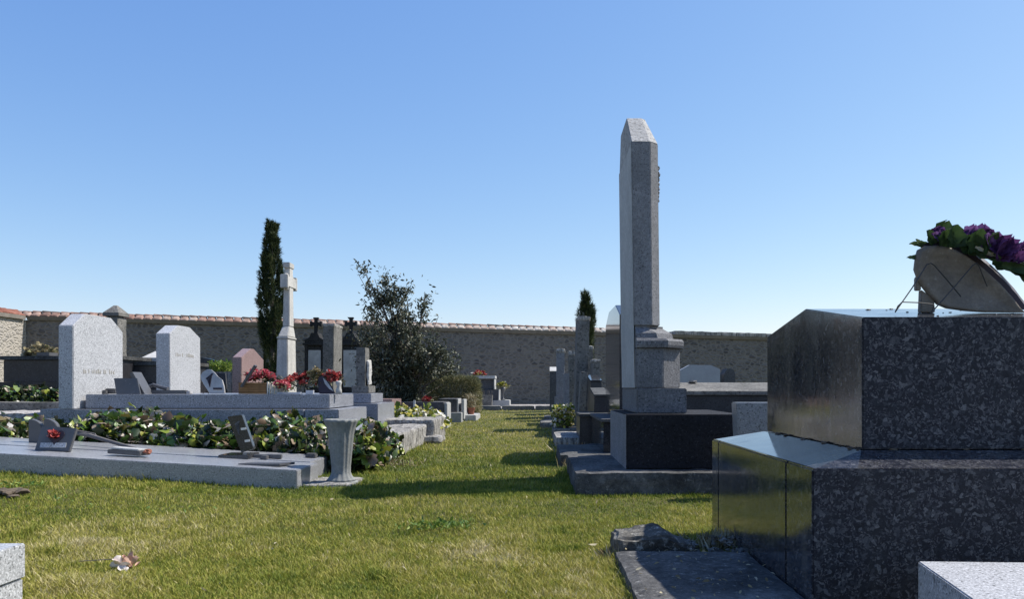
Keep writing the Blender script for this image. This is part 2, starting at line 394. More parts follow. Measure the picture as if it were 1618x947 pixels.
M['grass'] = foliage('grass', [(0, (.075, .12, .018)), (.3, (.19, .23, .03)), (.6, (.34, .32, .055)), (.85, (.44, .38, .13)), (1, (.62, .54, .31))], .6, .3, .2)
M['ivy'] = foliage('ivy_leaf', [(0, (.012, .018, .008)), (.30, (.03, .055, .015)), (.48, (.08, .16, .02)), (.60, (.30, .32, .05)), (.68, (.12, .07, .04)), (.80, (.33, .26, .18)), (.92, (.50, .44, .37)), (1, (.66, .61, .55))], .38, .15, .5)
M['bay'] = foliage('shrub_leaf', [(0, (.035, .042, .025)), (.5, (.075, .085, .048)), (.78, (.16, .16, .10)), (.92, (.28, .26, .19)), (1, (.42, .40, .33))], .5, .12, .4)
M['cyp'] = foliage('cypress_spray', [(0, (.012, .022, .010)), (.6, (.035, .055, .02)), (1, (.11, .12, .045))], .7, .1, .2)
M['hedge'] = foliage('dry_hedge', [(0, (.07, .075, .035)), (.5, (.19, .19, .09)), (.8, (.32, .29, .16)), (1, (.48, .42, .28))], .7, .2, .2)
M['weed'] = foliage('weed_leaf', [(0, (.06, .12, .02)), (.6, (.12, .20, .03)), (1, (.25, .30, .05))], .5, .3, .3)
M['straw'] = foliage('straw', [(0, (.14, .11, .06)), (.5, (.30, .25, .14)), (1, (.5, .45, .32))], .8, .2, .2)
M['redpetal'] = foliage('faded_red_petal', [(0, (.06, .012, .012)), (.25, (.20, .025, .025)), (.5, (.48, .08, .075)), (.7, (.60, .20, .17)), (.85, (.66, .40, .35)), (1, (.74, .66, .58))], .7, .2, .2)
M['pinkpetal'] = foliage('pink_petal', [(0, (.30, .03, .05)), (.5, (.60, .12, .15)), (.85, (.75, .36, .37)), (1, (.8, .6, .58))], .7, .2, .2)
M['purple'] = foliage('purple_petal', [(0, (.055, .018, .065)), (.5, (.12, .05, .16)), (.8, (.22, .11, .28)), (1, (.36, .20, .38))], .75, .35, .15)
M['cloth'] = foliage('cloth_leaf', [(0, (.02, .045, .015)), (.6, (.05, .09, .028)), (1, (.13, .17, .08))], .6, .3, .3)
M['paleflower'] = foliage('pale_flower', [(0, (.06, .11, .02)), (.35, (.18, .22, .04)), (.55, (.5, .42, .06)), (.75, (.6, .58, .5)), (1, (.75, .73, .66))], .7, .2, .2)

# ------------------------------------------------------------------ ground
def build_ground():
    ys = np.concatenate([np.linspace(-30, 1.2, 24), np.linspace(1.3, 12, 150), np.linspace(12.3, 40, 60), [60, 100, 200, 600]])
    xs = np.concatenate([[-600, -200, -80, -40], np.linspace(-25, -5.1, 40), np.linspace(-5, 4, 150), np.linspace(4.3, 25, 40), [40, 80, 200, 600]])
    XX, YY = np.meshgrid(xs, ys)
    ZZ = gz(XX, YY)
    for i in range(XX.shape[0]):
        for j in range(XX.shape[1]):
            x, y = XX[i, j], YY[i, j]
            if 0 < y < 25 and abs(x) < 12:
                ZZ[i, j] += noise.noise(Vector((x*.9, y*.9, 0)))*.012+noise.noise(Vector((x*4, y*4, 5)))*.005
    n, m = XX.shape
    V = np.stack([XX, YY, ZZ], 2).reshape(-1, 3)
    I = np.arange(n*m).reshape(n, m)
    F = np.stack([I[:-1, :-1], I[:-1, 1:], I[1:, 1:], I[1:, :-1]], 2).reshape(-1, 4)
    mt, nt, b = newmat('turf_soil'); co = coords(nt)
    col = mixc(nt, ramp(nt, noi(nt, co, 1.3, 6, .65), [(.38, G0), (.62, G1)]), (.12, .125, .025), (.20, .17, .05))
    col = mixc(nt, ramp(nt, noi(nt, co, 60, 4, .8), [(.4, G0), (.65, G1)]), col, (.05, .055, .015))
    nt.links.new(col, b.inputs['Base Color']); b.inputs['Roughness'].default_value = 1
    bumpn(nt, noi(nt, co, 70, 5, .8), 1, .02, b)
    return tag(npmesh('ground', V, F, mt), kind='structure')
build_ground()

# ------------------------------------------------------------------ boundary walls
def wallY(x): return 23.04+.2*x
def wallZ(x): return 2.45+(2.165-2.45)*(x+13.2)/(7.04+13.2)
CX, CY = -13.2, wallY(-13.2)
def coping(name, p0, p1, z0, z1, parent, mat, tw=.225, half=.25, flat_from=None, pale=.5):
    """rows of hollow clay tiles running over the wall top, plus ridge tiles"""
    p0 = Vector(p0); p1 = Vector(p1); L = (p1-p0).length; t = (p1-p0)/L; nrm = Vector((t.y, -t.x))
    n = int(L/tw); K = 8; V = []; F = []; A = []
    cross = [(-half, -.01), (-half, .015), (-.5*half, .07), (0, .13), (.5*half, .07), (half, .015), (half, -.01)]
    rv = rng.uniform(0, 1, n+2)
    for i in range(n*K+1):
        u = i/K*tw; k = min(n-1, i//K); ph = (i % K)/K
        bumpz = .026*math.sin(math.pi*ph)**.35-.008 if ph > 0 else -.035
        p = p0+t*u; zz = z0+(z1-z0)*u/L + .008*math.sin(u*.9)
        for c, (a, h) in enumerate(cross):
            jit = rng.uniform(-.006, .006)
            q = p+nrm*(a+(.02*(rv[k]-.5) if abs(a) > .2 else 0))
            V.append((q.x, q.y, zz+h+(bumpz if abs(a) < half+1 and h > 0 else 0)+jit)); A.append(float(np.clip(.22+.62*(i/(n*K))+.38*(rv[k]-.35), 0, 1)) if pale else rv[k])
    C = len(cross)
    for i in range(n*K):
        for c in range(C-1): F.append((i*C+c, (i+1)*C+c, (i+1)*C+c+1, i*C+c+1))
        F.append((i*C+C-1, (i+1)*C+C-1, (i+1)*C, i*C))
    o = npmesh('tile_coping', V, F, mat, parent, attr=A, smooth=False)
    V = []; F = []; A = []; rl = tw; m = int(L/rl)
    for k in range(m):
        r1, r2 = .046, .03; c = rng.uniform(0, .35); dz = rng.uniform(-.008, .008)
        for s_ in range(2):
            for a in range(7):
                th = math.pi*a/6
                u = k*rl+s_*rl*1.02; rr = (r1, r2)[s_]
                p = p0+t*u+nrm*(rr*1.5*math.cos(th)); zz = z0+(z1-z0)*u/L
                V.append((p.x, p.y, zz+.12+dz+rr*math.sin(th))); A.append(c)
        b0 = k*14
        for a in range(6): F.append((b0+a, b0+a+1, b0+8+a, b0+7+a))
    npmesh('ridge_tiles', V, F, mat, o, attr=A, smooth=False)
def build_walls():
    w1 = thing('stone_wall', 'long shaded rubble stone wall with pale tiled coping across the back of the cemetery', 'wall', (CX, CY, 0))
    e = Vector((30, wallY(30))); p0 = Vector((CX-.4, wallY(CX-.4)))
    b = B(); n = 60; t = .45
    vs = []
    for i in range(n+1):
        x = p0.x+(e.x-p0.x)*i/n; y = wallY(x); z = wallZ(x)-.10
        vs.append([b._v(q) for q in ((x, y, -.3), (x, y, z), (x, y+t, z), (x, y+t, -.3))])
    for i in range(n):
        for k in range(4): b.bm.faces.new((vs[i][k], vs[i][(k+1) % 4], vs[i+1][(k+1) % 4], vs[i+1][k]))
    b.bm.faces.new(vs[0]); b.bm.faces.new(vs[-1][::-1])
    bmesh.ops.recalc_face_normals(b.bm, faces=b.bm.faces)
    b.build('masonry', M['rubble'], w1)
    # mortar band under the tiles
    b = B(); vs = []
    for i in range(n+1):
        x = p0.x+.45+(e.x-p0.x-.45)*i/n; y = wallY(x); z = wallZ(x)-.10
        vs.append([b._v(q) for q in ((x, y-.05, z+.002), (x, y-.09, z+.10), (x, y+t+.05, z+.10), (x, y+t+.05, z+.002))])
    for i in range(n):
        for k in range(4): b.bm.faces.new((vs[i][k], vs[i][(k+1) % 4], vs[i+1][(k+1) % 4], vs[i+1][k]))
    b.bm.faces.new(vs[0]); b.bm.faces.new(vs[-1][::-1])
    bmesh.ops.recalc_face_normals(b.bm, faces=b.bm.faces)
    b.build('mortar_band', M['mortar'], w1)
    off = t/2
    coping('c', (p0.x, wallY(p0.x)+off), (4.0, wallY(4.0)+off), wallZ(p0.x), wallZ(4.0), w1, M['tile'])
    bb = B(); bb.M = Matrix.Translation((4.05, wallY(4.05)+off, wallZ(4.05)-.02)) @ Matrix.Rotation(math.atan(.2), 4, 'Z') @ Matrix.Rotation(.014, 4, 'Y')
    for i in range(26):
        bb.rock(i*1.0, i*1.0+.985, -.31, .31, .01, .13, .1, .015, i*3.1, 5)
    bb.build('flat_coping', M['old_light'], w1)
    w2 = thing('stone_wall', 'sunlit rubble stone wall with red tiled coping running along the far left side', 'wall', (CX, CY, 0))
    y1 = -6; zc = wallZ(CX)
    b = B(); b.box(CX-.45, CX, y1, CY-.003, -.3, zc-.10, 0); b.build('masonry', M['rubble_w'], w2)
    b = B(); b.box(CX-.5, CX+.07, y1, CY-.12, zc-.098, zc, 0); b.build('mortar_band', M['mortar'], w2)
    coping('c', (CX-.22, CY-.05), (CX-.22, y1), zc, zc, w2, M['tile_red'], pale=0)
build_walls()

# ------------------------------------------------------------------ stele shapes
def gable_stele(name, label, x0, x1, y0, y1, z0, ze, zp, yp0, yp1, mat, parent_label_cat='headstone', group=None, marks=None):
    t = thing(name, label, parent_label_cat, ((x0+x1)/2, (y0+y1)/2, z0), group)
    b = B(); b.prism([(y0, z0), (y1, z0), (y1, ze), (yp1, zp), (yp0, zp), (y0, ze)], x0, x1, 'x', .006)
    sl_ = b.build('slab', mat, t)
    if marks:
        my0, my1, mz, mh, seed = marks; rr = random.Random(seed); b = B(); y = my0
        while y < my1:
            ww = rr.uniform(.012, .03); h = mh*rr.uniform(.6, 1)
            if rr.random() < .85:
                for s in range(rr.choice((2, 3))):
                    yy = y+ww*s/3; b.box(x1+.0008, x1+.003, yy, yy+.004, mz, mz+h, 0)
                b.box(x1+.001, x1+.0034, y, y+ww, mz+h*rr.choice((0, .45, .9)), mz+h*.1+h*rr.choice((.0, .45, .9)), 0) if False else b.box(x1+.001, x1+.0034, y, y+ww*.8, mz+h*.42, mz+h*.54, 0)
            y += ww+.008
        o = b.build('worn_inscription', M['engrave'], sl_); o['kind'] = 'stuff'
    return t

# -------- left row, second tomb (grey granite with first headstone)
def tomb_tiers(name, label, tiers, mats, loc, group='granite tombs along the left side of the path'):
    t = thing(name, label, 'tomb', loc, group)
    for (nm, x0, x1, y0, y1, z0, z1, bev), mt in zip(tiers, mats):
        b = B(); b.box(x0, x1, y0, y1, z0, z1, bev); b.build(nm, mt, t)
    return t
SIDE = M['granite_side']
M['two'] = stone('tomb_granite', (.27, .28, .31), (.22, .23, .26), (.48, .49, .54), 100, .55, .30, bump=.15, stain=.3, stain_c=(.18, .18, .19))
t2 = tomb_tiers('granite_tomb', 'two tiered grey granite tomb behind the ivy with red flowers lined up on top', [
    ('top_slab', -3.93, -1.81, 6.87, 7.76, .434, .555, .005),
    ('lower_block', -4.25, -2.0, 6.75, 7.85, .0, .428, .005),
    ('lower_block', -1.994, -1.70, 6.752, 7.85, .0, .4275, .005)], [M['two']]*3, (-2.9, 7.3, .1))
gable_stele('headstone', 'large pale grey granite headstone with sloping shoulders and faint worn inscription, far left', -4.093, -3.966, 6.75, 7.56, .43, 1.146, 1.262, 6.93, 7.36, M['granite'], marks=(6.9, 7.42, Z(591, 7.1), .045, 3), group='granite headstones on the left')
t3 = tomb_tiers('granite_tomb', 'grey granite tomb with bright end block, one behind the tomb carrying the red flowers', [
    ('top_slab', -3.85, -1.763, 8.36, 9.0, .45, .552, .005),
    ('lower_block', -4.1, -1.67, 8.25, 9.2, .0, .446, .005)], [M['two']]*2, (-2.9, 8.7, .1))
gable_stele('headstone', 'medium pale grey granite headstone with pointed top, between the two leaning plaques', -4.015, -3.87, 8.31, 9.09, .448, 1.185, 1.285, 8.52, 8.82, M['granite'], marks=(8.45, 8.9, .95, .04, 5), group='granite headstones on the left')
t4 = tomb_tiers('granite_tomb', 'low dark pinkish tomb at the foot of the pink granite headstone', [
    ('top_slab', -3.8, -1.9, 10.3, 11.0, .36, .46, .005), ('lower_block', -4.1, -1.8, 10.2, 11.2, .0, .358, .005)], [M['pink']]*2, (-2.9, 10.7, .1))
gable_stele('headstone', 'small pink granite headstone with gabled top beside the basket of flowers', -3.97, -3.85, 10.25, 11.1, .36, 1.005, 1.135, 10.6, 10.72, M['pink'], group='granite headstones on the left')

# -------- tomb 1: low sloping slab in front of the ivy
def tilt(px_, py_=0): pass
def build_tomb1():
    t = thing('low_grave', 'long low grey granite grave slab lying in front of the thick ivy bed', 'grave slab', (-2.5, 5.2, .1))
    sl = .057
    def shear(b):
        for v in b.bm.verts: v.co.z += (-1.45-v.co.x)*sl if v.co.x < -1.4 else 0
        return b
    b = B(); b.prism([(-5.2, 4.76), (-1.45, 4.76), (-1.45, 5.22), (-5.2, 5.22)], -.05, .118, 'z', .005); shear(b).build('slab', M['slab_granite'], t)
    b = B(); b.prism([(-5.2, 5.225), (-1.50, 5.225), (-1.50, 5.72), (-5.2, 5.72)], -.05, .121, 'z', .005); shear(b).build('rear_slab', M['slab_granite'], t)
    b = B(); b.rock(-1.47, -1.15, 4.85, 5.3, -.05, .022, .04, .01, 4); b.build('footing', M['old_light'], t)
build_tomb1()
def slabz(x): return .121+(-1.45-x)*.057

# -------- ivy bed
def ivy_patch(name, label, x0, x1, y0, y1, zt, n, size=.07, mat='ivy', seedz=0, hole=None, kind='ivy', cat='ivy', lo=.03, dark=0):
    P = np.empty((n, 3)); P[:, 0] = rng.uniform(x0, x1, n); P[:, 1] = rng.uniform(y0, y1, n)
    gzv = gz(P[:, 0], P[:, 1])
    top = np.array([zt+.06*noise.noise(Vector((p[0]*2.3, p[1]*2.5, seedz)))+.05*noise.noise(Vector((p[0]*7, p[1]*6, seedz+4))) for p in P])
    if abs(size-.066) < 1e-6: top += .10*np.exp(-((P[:, 0]+3.2)/.22)**2)+.05*np.exp(-((P[:, 0]+2.05)/.15)**2)
    ex = np.minimum(1, np.minimum(P[:, 0]-x0, x1-P[:, 0])/.18); ey = np.minimum(1, np.minimum(P[:, 1]-y0, y1-P[:, 1])/.16)
    f = .45+.55*np.clip(ex, 0, 1)**.6*np.clip(ey+.3, 0, 1)**.5
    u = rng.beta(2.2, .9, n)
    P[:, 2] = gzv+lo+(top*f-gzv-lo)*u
    P[:, 2] += (rng.random(n) < .03)*rng.uniform(.02, .08, n)
    cx, cy = (x0+x1)/2, (y0+y1)/2
    D = rdir(n, -.1); D[:, 1] -= .5; D[:, 2] -= .15
    U = rdir(n, .9); U[:, 1] -= .4
    S = size*rng.uniform(.35, 1.1, n)+.035*(rng.random(n) < .12)
    big = S > size*1.12
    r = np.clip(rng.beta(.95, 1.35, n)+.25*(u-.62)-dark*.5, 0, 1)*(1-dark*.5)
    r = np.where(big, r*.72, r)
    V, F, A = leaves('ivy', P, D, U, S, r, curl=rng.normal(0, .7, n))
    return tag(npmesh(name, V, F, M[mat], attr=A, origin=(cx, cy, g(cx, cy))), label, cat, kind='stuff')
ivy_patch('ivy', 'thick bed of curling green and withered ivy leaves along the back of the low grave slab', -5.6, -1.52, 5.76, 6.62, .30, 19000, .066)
ivy_patch('ivy', 'clump of ivy with pale withered leaves right behind the fluted vase at the path edge', -1.60, -1.17, 5.6, 6.75, .31, 4200, .058, seedz=9)
ivy_patch('ivy', 'far strip of ivy in front of the dark tomb at the left edge', -7.6, -4.5, 8.2, 9.0, .58, 6500, .06, seedz=5, dark=.3)

# stems among the ivy
b = B()
for i in range(60):
    x = random.uniform(-5, -1.6); y = random.uniform(5.8, 6.4); z = g(x, y)
    b.tube([(x, y, z+.12), (x+random.uniform(-.05, .05), y-.03, z+.22), (x+random.uniform(-.12, .12), y-.08, random.uniform(.30, .43))], .0025, 4, .0015)
tag(b.build('ivy_stems', M['straw']), 'dry thin stalks rising out of the ivy bed', 'stalks', kind='stuff')

# -------- old kerb of the flower bed
k = thing('kerb_stone', 'long weathered streaked limestone kerb bordering the path behind the fluted vase', 'kerb', (-1.35, 7.6, .05), 'old limestone kerbs')
b = B(); b.rock(-1.60, -1.20, 6.8, 8.55, -.02, .215, .03, .013, 1, 9, .022); b.build('block', M['old_light'], k)
k = thing('kerb_stone', 'short weathered limestone kerb with white flowers behind it, further along the path', 'kerb', (-1.3, 9.1, .06), 'old limestone kerbs')
b = B(); b.rock(-1.75, -1.13, 8.62, 9.65, -.02, .265, .03, .012, 6, 9, .022); b.build('block', M['old_light'], k)
b = B(); b.rock(-1.25, -1.02, 8.3, 8.75, .0, .09, .04, .02, 11, 9, .05)
tag(b.build('stone_lump', M['old_light'], loc=(-1.13, 8.5, .03)), 'broken pale lump of stone lying against the kerb in the grass', 'stone')

# =================================================================== left background
def dark_tomb(label, x0, x1, y0, y1, zt, zb, mat, lip=.05):
    return tomb_tiers('dark_tomb', label, [('block', x0, x1, y0, y1, zb, zt-lip, .006), ('top_slab', x0-.03, x1+.03, y0-.03, y1+.03, zt-lip+.002, zt, .006),
                      ('base', x0-.25, x1+.2, y0-.2, y1+.2, 0, zb-.002, .006)], [mat, M['lich'], mat], ((x0+x1)/2, (y0+y1)/2, .25), 'dark polished tombs in the back')
dark_tomb('long black granite tomb at the left edge with a withered wreath on top', -6.42, -5.0, 9.5, 10.4, Z(563, 9.5), Z(604, 9.5), M['black'])
dark_tomb('black granite tomb showing between the two pale grey headstones', -5.4, -4.45, 9.8, 10.6, Z(572, 9.8), Z(606, 9.8), M['black'])
t = thing('stone_box_tomb', 'small whitish stone box with ridged lid beside the medium grey headstone', 'tomb', (-5.1, 10.3, .3))
b = B(); b.box(X(226, 10.2), X(252, 10.2), 10.2, 10.9, .2, Z(572, 10.2), .005); b.build('box', M['lime'], t)
b = B(); xa, xb = X(224, 10.2), X(255, 10.2); zz = Z(572, 10.2)+.002; b.prism([(10.18, zz), (10.92, zz), (10.92, zz+.05), (10.55, zz+.15), (10.18, zz+.05)], xa, xb, 'x', .004); b.build('lid', M['lime'], t)
# withered wreath
def flowers(name, label, c, r, n, mat, sz=.05, h=.1, mat2=None, n2=0, cat='flowers', parent=None, sq=(1, 1), kind='petal'):
    """a bunch: blossoms built of petals set on a low mound, leaves below"""
    tt = thing(name, label, cat, c) if parent is None else parent
    c = Vector(c)
    P, D, U, S, Rn = [], [], [], [], []
    for i in range(n):
        a = rng.uniform(0, 2*math.pi); q = math.sqrt(rng.uniform(0, 1)); 
        ctr = np.array([c.x+r*sq[0]*q*math.cos(a), c.y+r*sq[1]*q*math.sin(a), c.z+h*(1-.6*q*q)*rng.uniform(.7, 1.1)])
        ax = rdir(1, 1.2)[0]; base = rng.uniform(0, 1)
        for ring, (cnt, op, s) in enumerate(((6, .9, 1), (5, .45, .75), (3, .15, .5))):
            for k2 in range(cnt):
                th = 2*math.pi*k2/cnt+ring*.5
                e1 = np.cross(ax, [1, .2, 0]); e1 /= np.linalg.norm(e1); e2 = np.cross(ax, e1)
                rad = e1*math.cos(th)+e2*math.sin(th)
                P.append(ctr+rng.normal(0, sz*.05, 3)); D.append(ax*(1-op)+rad*op+rng.normal(0, .12, 3)); U.append(ax+rng.normal(0, .2, 3)); S.append(sz*s*rng.uniform(.8, 1.2)); Rn.append(np.clip(base*.4+rng.uniform(0, .75)*rng.uniform(.2, 1), 0, 1))
    V, F, A = leaves(kind, np.array(P), np.array(D), np.array(U), np.array(S), np.array(Rn))
    npmesh('blossoms', V, F, M[mat], tt, attr=A)
    if mat2:
        m = n2; P = np.empty((m, 3)); a = rng.uniform(0, 6.283, m); q = np.sqrt(rng.uniform(0, 1.3, m))
        P[:, 0] = c.x+r*sq[0]*q*np.cos(a); P[:, 1] = c.y+r*sq[1]*q*np.sin(a); P[:, 2] = c.z+h*.75*rng.uniform(0, 1, m)
        D = rdir(m, .1); D[:, 0] += np.cos(a)*.8; D[:, 1] += np.sin(a)*.8
        V, F, A = leaves('bay', P, D, rdir(m, 1), sz*1.3*rng.uniform(.7, 1.3, m), rng.uniform(0, 1, m))
        npmesh('leaves', V, F, M[mat2], tt, attr=A)
    return tt
flowers('withered_wreath', 'mound of grey withered flowers on the black tomb at the left edge', (X(66, 9.9), 9.9, Z(563, 9.5)), .17, 40, 'straw', .06, .13, 'hedge', 60, cat='wreath', sq=(1, .8))
b = B(); b.box(X(64, 9.6), X(84, 9.6), 9.52, 9.7, Z(563, 9.5)+.001, Z(563, 9.5)+.045, .004)
tag(b.build('name_plaque', M['slate'], loc=(X(74, 9.6), 9.6, Z(563, 9.5))), 'low dark plaque lying in front of the grey withered wreath', 'plaque')
# old limestone post behind headstone
t = thing('old_headstone', 'weathered square stone post with pyramid cap peeking above the large grey headstone', 'headstone', (-5.95, 11, .3))
xx0, xx1 = X(167, 11), X(187, 11); zc = Z(500, 11)
b = B(); b.rock(xx0, xx1, 11, 11.25, .2, zc, .05, .008, 3); b.build('shaft', M['old'], t)
b = B(); cxx = (xx0+xx1)/2
b.prism([(xx0-.025, 10.975), (xx1+.025, 10.975), (xx1+.025, 11.275), (xx0-.025, 11.275)], zc+.002, zc+.05, 'z', .005)
b.prism([(xx0-.02, 10.98), (xx1+.02, 10.98), (xx1+.02, 11.27), (xx0-.02, 11.27)], zc+.051, zc+.16, 'z', 0, top=[(cxx-.02, 11.1), (cxx+.02, 11.1), (cxx+.02, 11.14), (cxx-.02, 11.14)])
b.build('cap', M['old'], t)
# curved dark stone and yellow-green planter
t = thing('old_headstone', 'low dark stone with a swept curved top behind the medium grey headstone', 'headstone', (X(340, 12), 12, .2))
pr = [(X(310, 12), .15)]+[(X(310+i*6, 12), Z(565+i*i*.22, 12)) for i in range(10)]+[(X(366, 12), .15)]
b = B(); b.prism(pr, 12, 12.12, 'y', .004); b.build('slab', M['black'], t)
t = thing('planter', 'stone planter filled with yellow green plants left of the pink headstone', 'planter', (X(350, 11.5), 11.5, .2))
b = B(); b.box(X(326, 11.3), X(368, 11.3), 11.3, 11.7, .2, Z(588, 11.3), .01); b.build('trough', M['old_light'], t)
n = 500; P = np.column_stack([rng.uniform(X(334, 11.5), X(366, 11.5), n), rng.uniform(11.35, 11.65, n), rng.uniform(Z(588, 11.5), Z(573, 11.5), n)])
V, F, A = leaves('bay', P, rdir(n, .5), rdir(n, .8), rng.uniform(.03, .07, n), rng.uniform(.5, 1, n)); npmesh('plants', V, F, M['weed'], t, attr=A)
b = B(); b.prism([(X(343, 10.9), .40), (X(360, 10.9), .40), (X(356, 10.9), Z(590, 10.9)), (X(343, 10.9), Z(590, 10.9))], 10.9, 10.93, 'y', .003)
tag(b.build('name_plaque', M['slate'], loc=(X(352, 10.9), 10.9, .42)), 'bluish slanted plaque under the yellow green planter', 'plaque')

# -------- white cross monument
t = thing('cross_monument', 'tall white limestone cross on a tapered pedestal in front of the tall cypress', 'cross', (-3.92, 12.35, .1))
b = B()
b.prism([(-4.02, 12.08), (-3.82, 12.08), (-3.82, 12.56), (-4.02, 12.56)], .0, 1.36, 'z', .01, top=[(-3.995, 12.12), (-3.835, 12.12), (-3.835, 12.52), (-3.995, 12.52)])
ped = b.build('pedestal', M['lime'], t)
b = B()
b.prism([(-4.005, 12.11), (-3.825, 12.11), (-3.825, 12.54), (-4.005, 12.54)], 1.362, 1.395, 'z', .008)
b.prism([(-3.99, 12.13), (-3.835, 12.13), (-3.835, 12.52), (-3.99, 12.52)], 1.396, 1.56, 'z', .01, top=[(-3.95, 12.23), (-3.845, 12.23), (-3.845, 12.46), (-3.95, 12.46)])
b.build('cornice', M['lime'], ped)
b = B(); b.prism([(-3.95, 12.24), (-3.845, 12.24), (-3.845, 12.46), (-3.95, 12.46)], 1.562, 2.53, 'z', .008, top=[(-3.935, 12.27), (-3.85, 12.27), (-3.85, 12.43), (-3.935, 12.43)])
b.box(-3.945, -3.838, 12.12, 12.60, 2.17, 2.33, .008)
b.box(-3.951, -3.832, 12.115, 12.18, 2.145, 2.355, .008); b.box(-3.951, -3.832, 12.54, 12.605, 2.145, 2.355, .008)
b.box(-3.945, -3.84, 12.235, 12.465, 2.47, 2.555, .008)
for yy in (12.23, 12.47):
    for zz in (2.15, 2.35): b.blob((-3.892, yy, zz), .032, 2, .1, (1.2, 1, 1), yy+zz)
b.build('cross', M['lime'], t)

# -------- two ornate headstones with crosses on top
def cross_stele(label, pxc, Y, wpx, ptop):
    cx = X(pxc, Y); s = Y/1250; hw = wpx*s/2
    t = thing('ornate_headstone', label, 'headstone', (cx, Y, .1), 'dark headstones topped by small crosses')
    b = B(); b.box(cx-hw*1.15, cx+hw*1.15, Y-.05, Y+.35, .0, .35, .01); b.box(cx-hw*1.05, cx+hw*1.05, Y-.02, Y+.32, .351, .5, .01); b.build('base', M['blackstone'], t)
    zt = Z(ptop+26, Y)
    b = B(); b.box(cx-hw, cx+hw, Y+.03, Y+.27, .502, zt, .008)
    for q in (-1, 1): b.lathe([(.035, .52), (.035, .55), (.025, .56), (.022, zt-.06), (.034, zt-.04), (.034, zt-.01)], cx+q*(hw-.035), Y+.01, 12)
    b.build('body', M['blackstone'], t)
    b = B(); b.box(cx-hw*.62, cx+hw*.62, Y+.022, Y+.029, .62, zt-.10, .001); b.build('inscription_panel', M['whitepl'], t)
    b = B(); b.box(cx-hw*1.15, cx+hw*1.15, Y-.02, Y+.3, zt+.002, zt+.05, .006); b.box(cx-hw*.95, cx+hw*.95, Y+.0, Y+.28, zt+.052, zt+.09, .006)
    b.prism([(cx-hw*1.1, zt+.092), (cx+hw*1.1, zt+.092), (cx+hw*.5, zt+.17), (cx+.07, zt+.26), (cx-.07, zt+.26), (cx-hw*.5, zt+.17)], Y-.0, Y+.28, 'y', .006)
    b.build('pediment', M['blackstone'], t)
    zc = zt+.262; h = 25*s
    b = B(); b.box(cx-.035, cx+.035, Y+.10, Y+.17, zc, zc+h, .006); b.box(cx-.115, cx+.115, Y+.102, Y+.168, zc+h*.48, zc+h*.48+.075, .006)
    for q in (-1, 1): b.box(cx+q*.105-.02, cx+q*.105+.02, Y+.095, Y+.175, zc+h*.48-.018, zc+h*.48+.093, .006)
    b.box(cx-.055, cx+.055, Y+.095, Y+.175, zc+h-.035, zc+h+.002, .006)
    b.build('cross', M['blackstone'], t)
cross_stele('dark ornate headstone topped by a small cross, just right of the white cross', 496, 16.5, 32, 520)
cross_stele('dark ornate headstone topped by a small cross, half hidden by the leafy shrub', 553, 16.5, 34, 520)
def edge_stele(name, label, x0, x1, y0, y1, z0, z1, mat, rough=False, base=None, group=None, cap=None, lean=0):
    t = thing(name, label, 'headstone', ((x0+x1)/2, (y0+y1)/2, max(0, g(x0, y0))), group)
    b = B()
    if lean: b.M = Matrix.Translation(((x0+x1)/2, 0, z0)) @ Matrix.Rotation(lean, 4, 'Y') @ Matrix.Translation((-(x0+x1)/2, 0, -z0))
    (b.rock(x0, x1, y0, y1, z0, z1, .05, .006, x0*7+y0, 8, .007) if rough else b.box(x0, x1, y0, y1, z0, z1, .006)); b.build('slab', mat, t)
    if cap:
        b = B()
        if lean: b.M = Matrix.Translation(((x0+x1)/2, 0, z0)) @ Matrix.Rotation(lean, 4, 'Y') @ Matrix.Translation((-(x0+x1)/2, 0, -z0))
        b.rock(x0-.004, x1+.006, y0-.006, y1+.004, z1-.005, z1+cap, .03, .012, y0, 14, .008); b.build('cap', M['old_light'], t)  # cap in paler stone stands in for a sunlit, lichened top
    if base:
        b = B(); b.box(x0-base[0], x1+base[1], y0-.08, y1+.08, base[2], z0+.002, .006); b.build('base', mat, t)
    return t
edge_stele('old_headstone', 'tall grey slab headstone with a groove down its edge, between the two small crosses', X(509, 13.5), X(525, 13.5)+.01, 13.5, 14.1, .1, Z(516, 13.5), M['old'], cap=.05)
t = edge_stele('old_headstone', 'narrow grey headstone with ragged white edge in front of the leafy shrub', X(563, 8.72), X(578, 8.72), 8.72, 8.93, .63, Z(549, 8.72), M['old'], rough=True, base=(.03, .05, .554))
b = B(); b.rock(X(578, 8.72)+.004, X(583, 8.72), 8.74, 8.9, .64, .92, .03, .012, 2, 18, .02); b.build('ragged_edge', M['lime'], t)

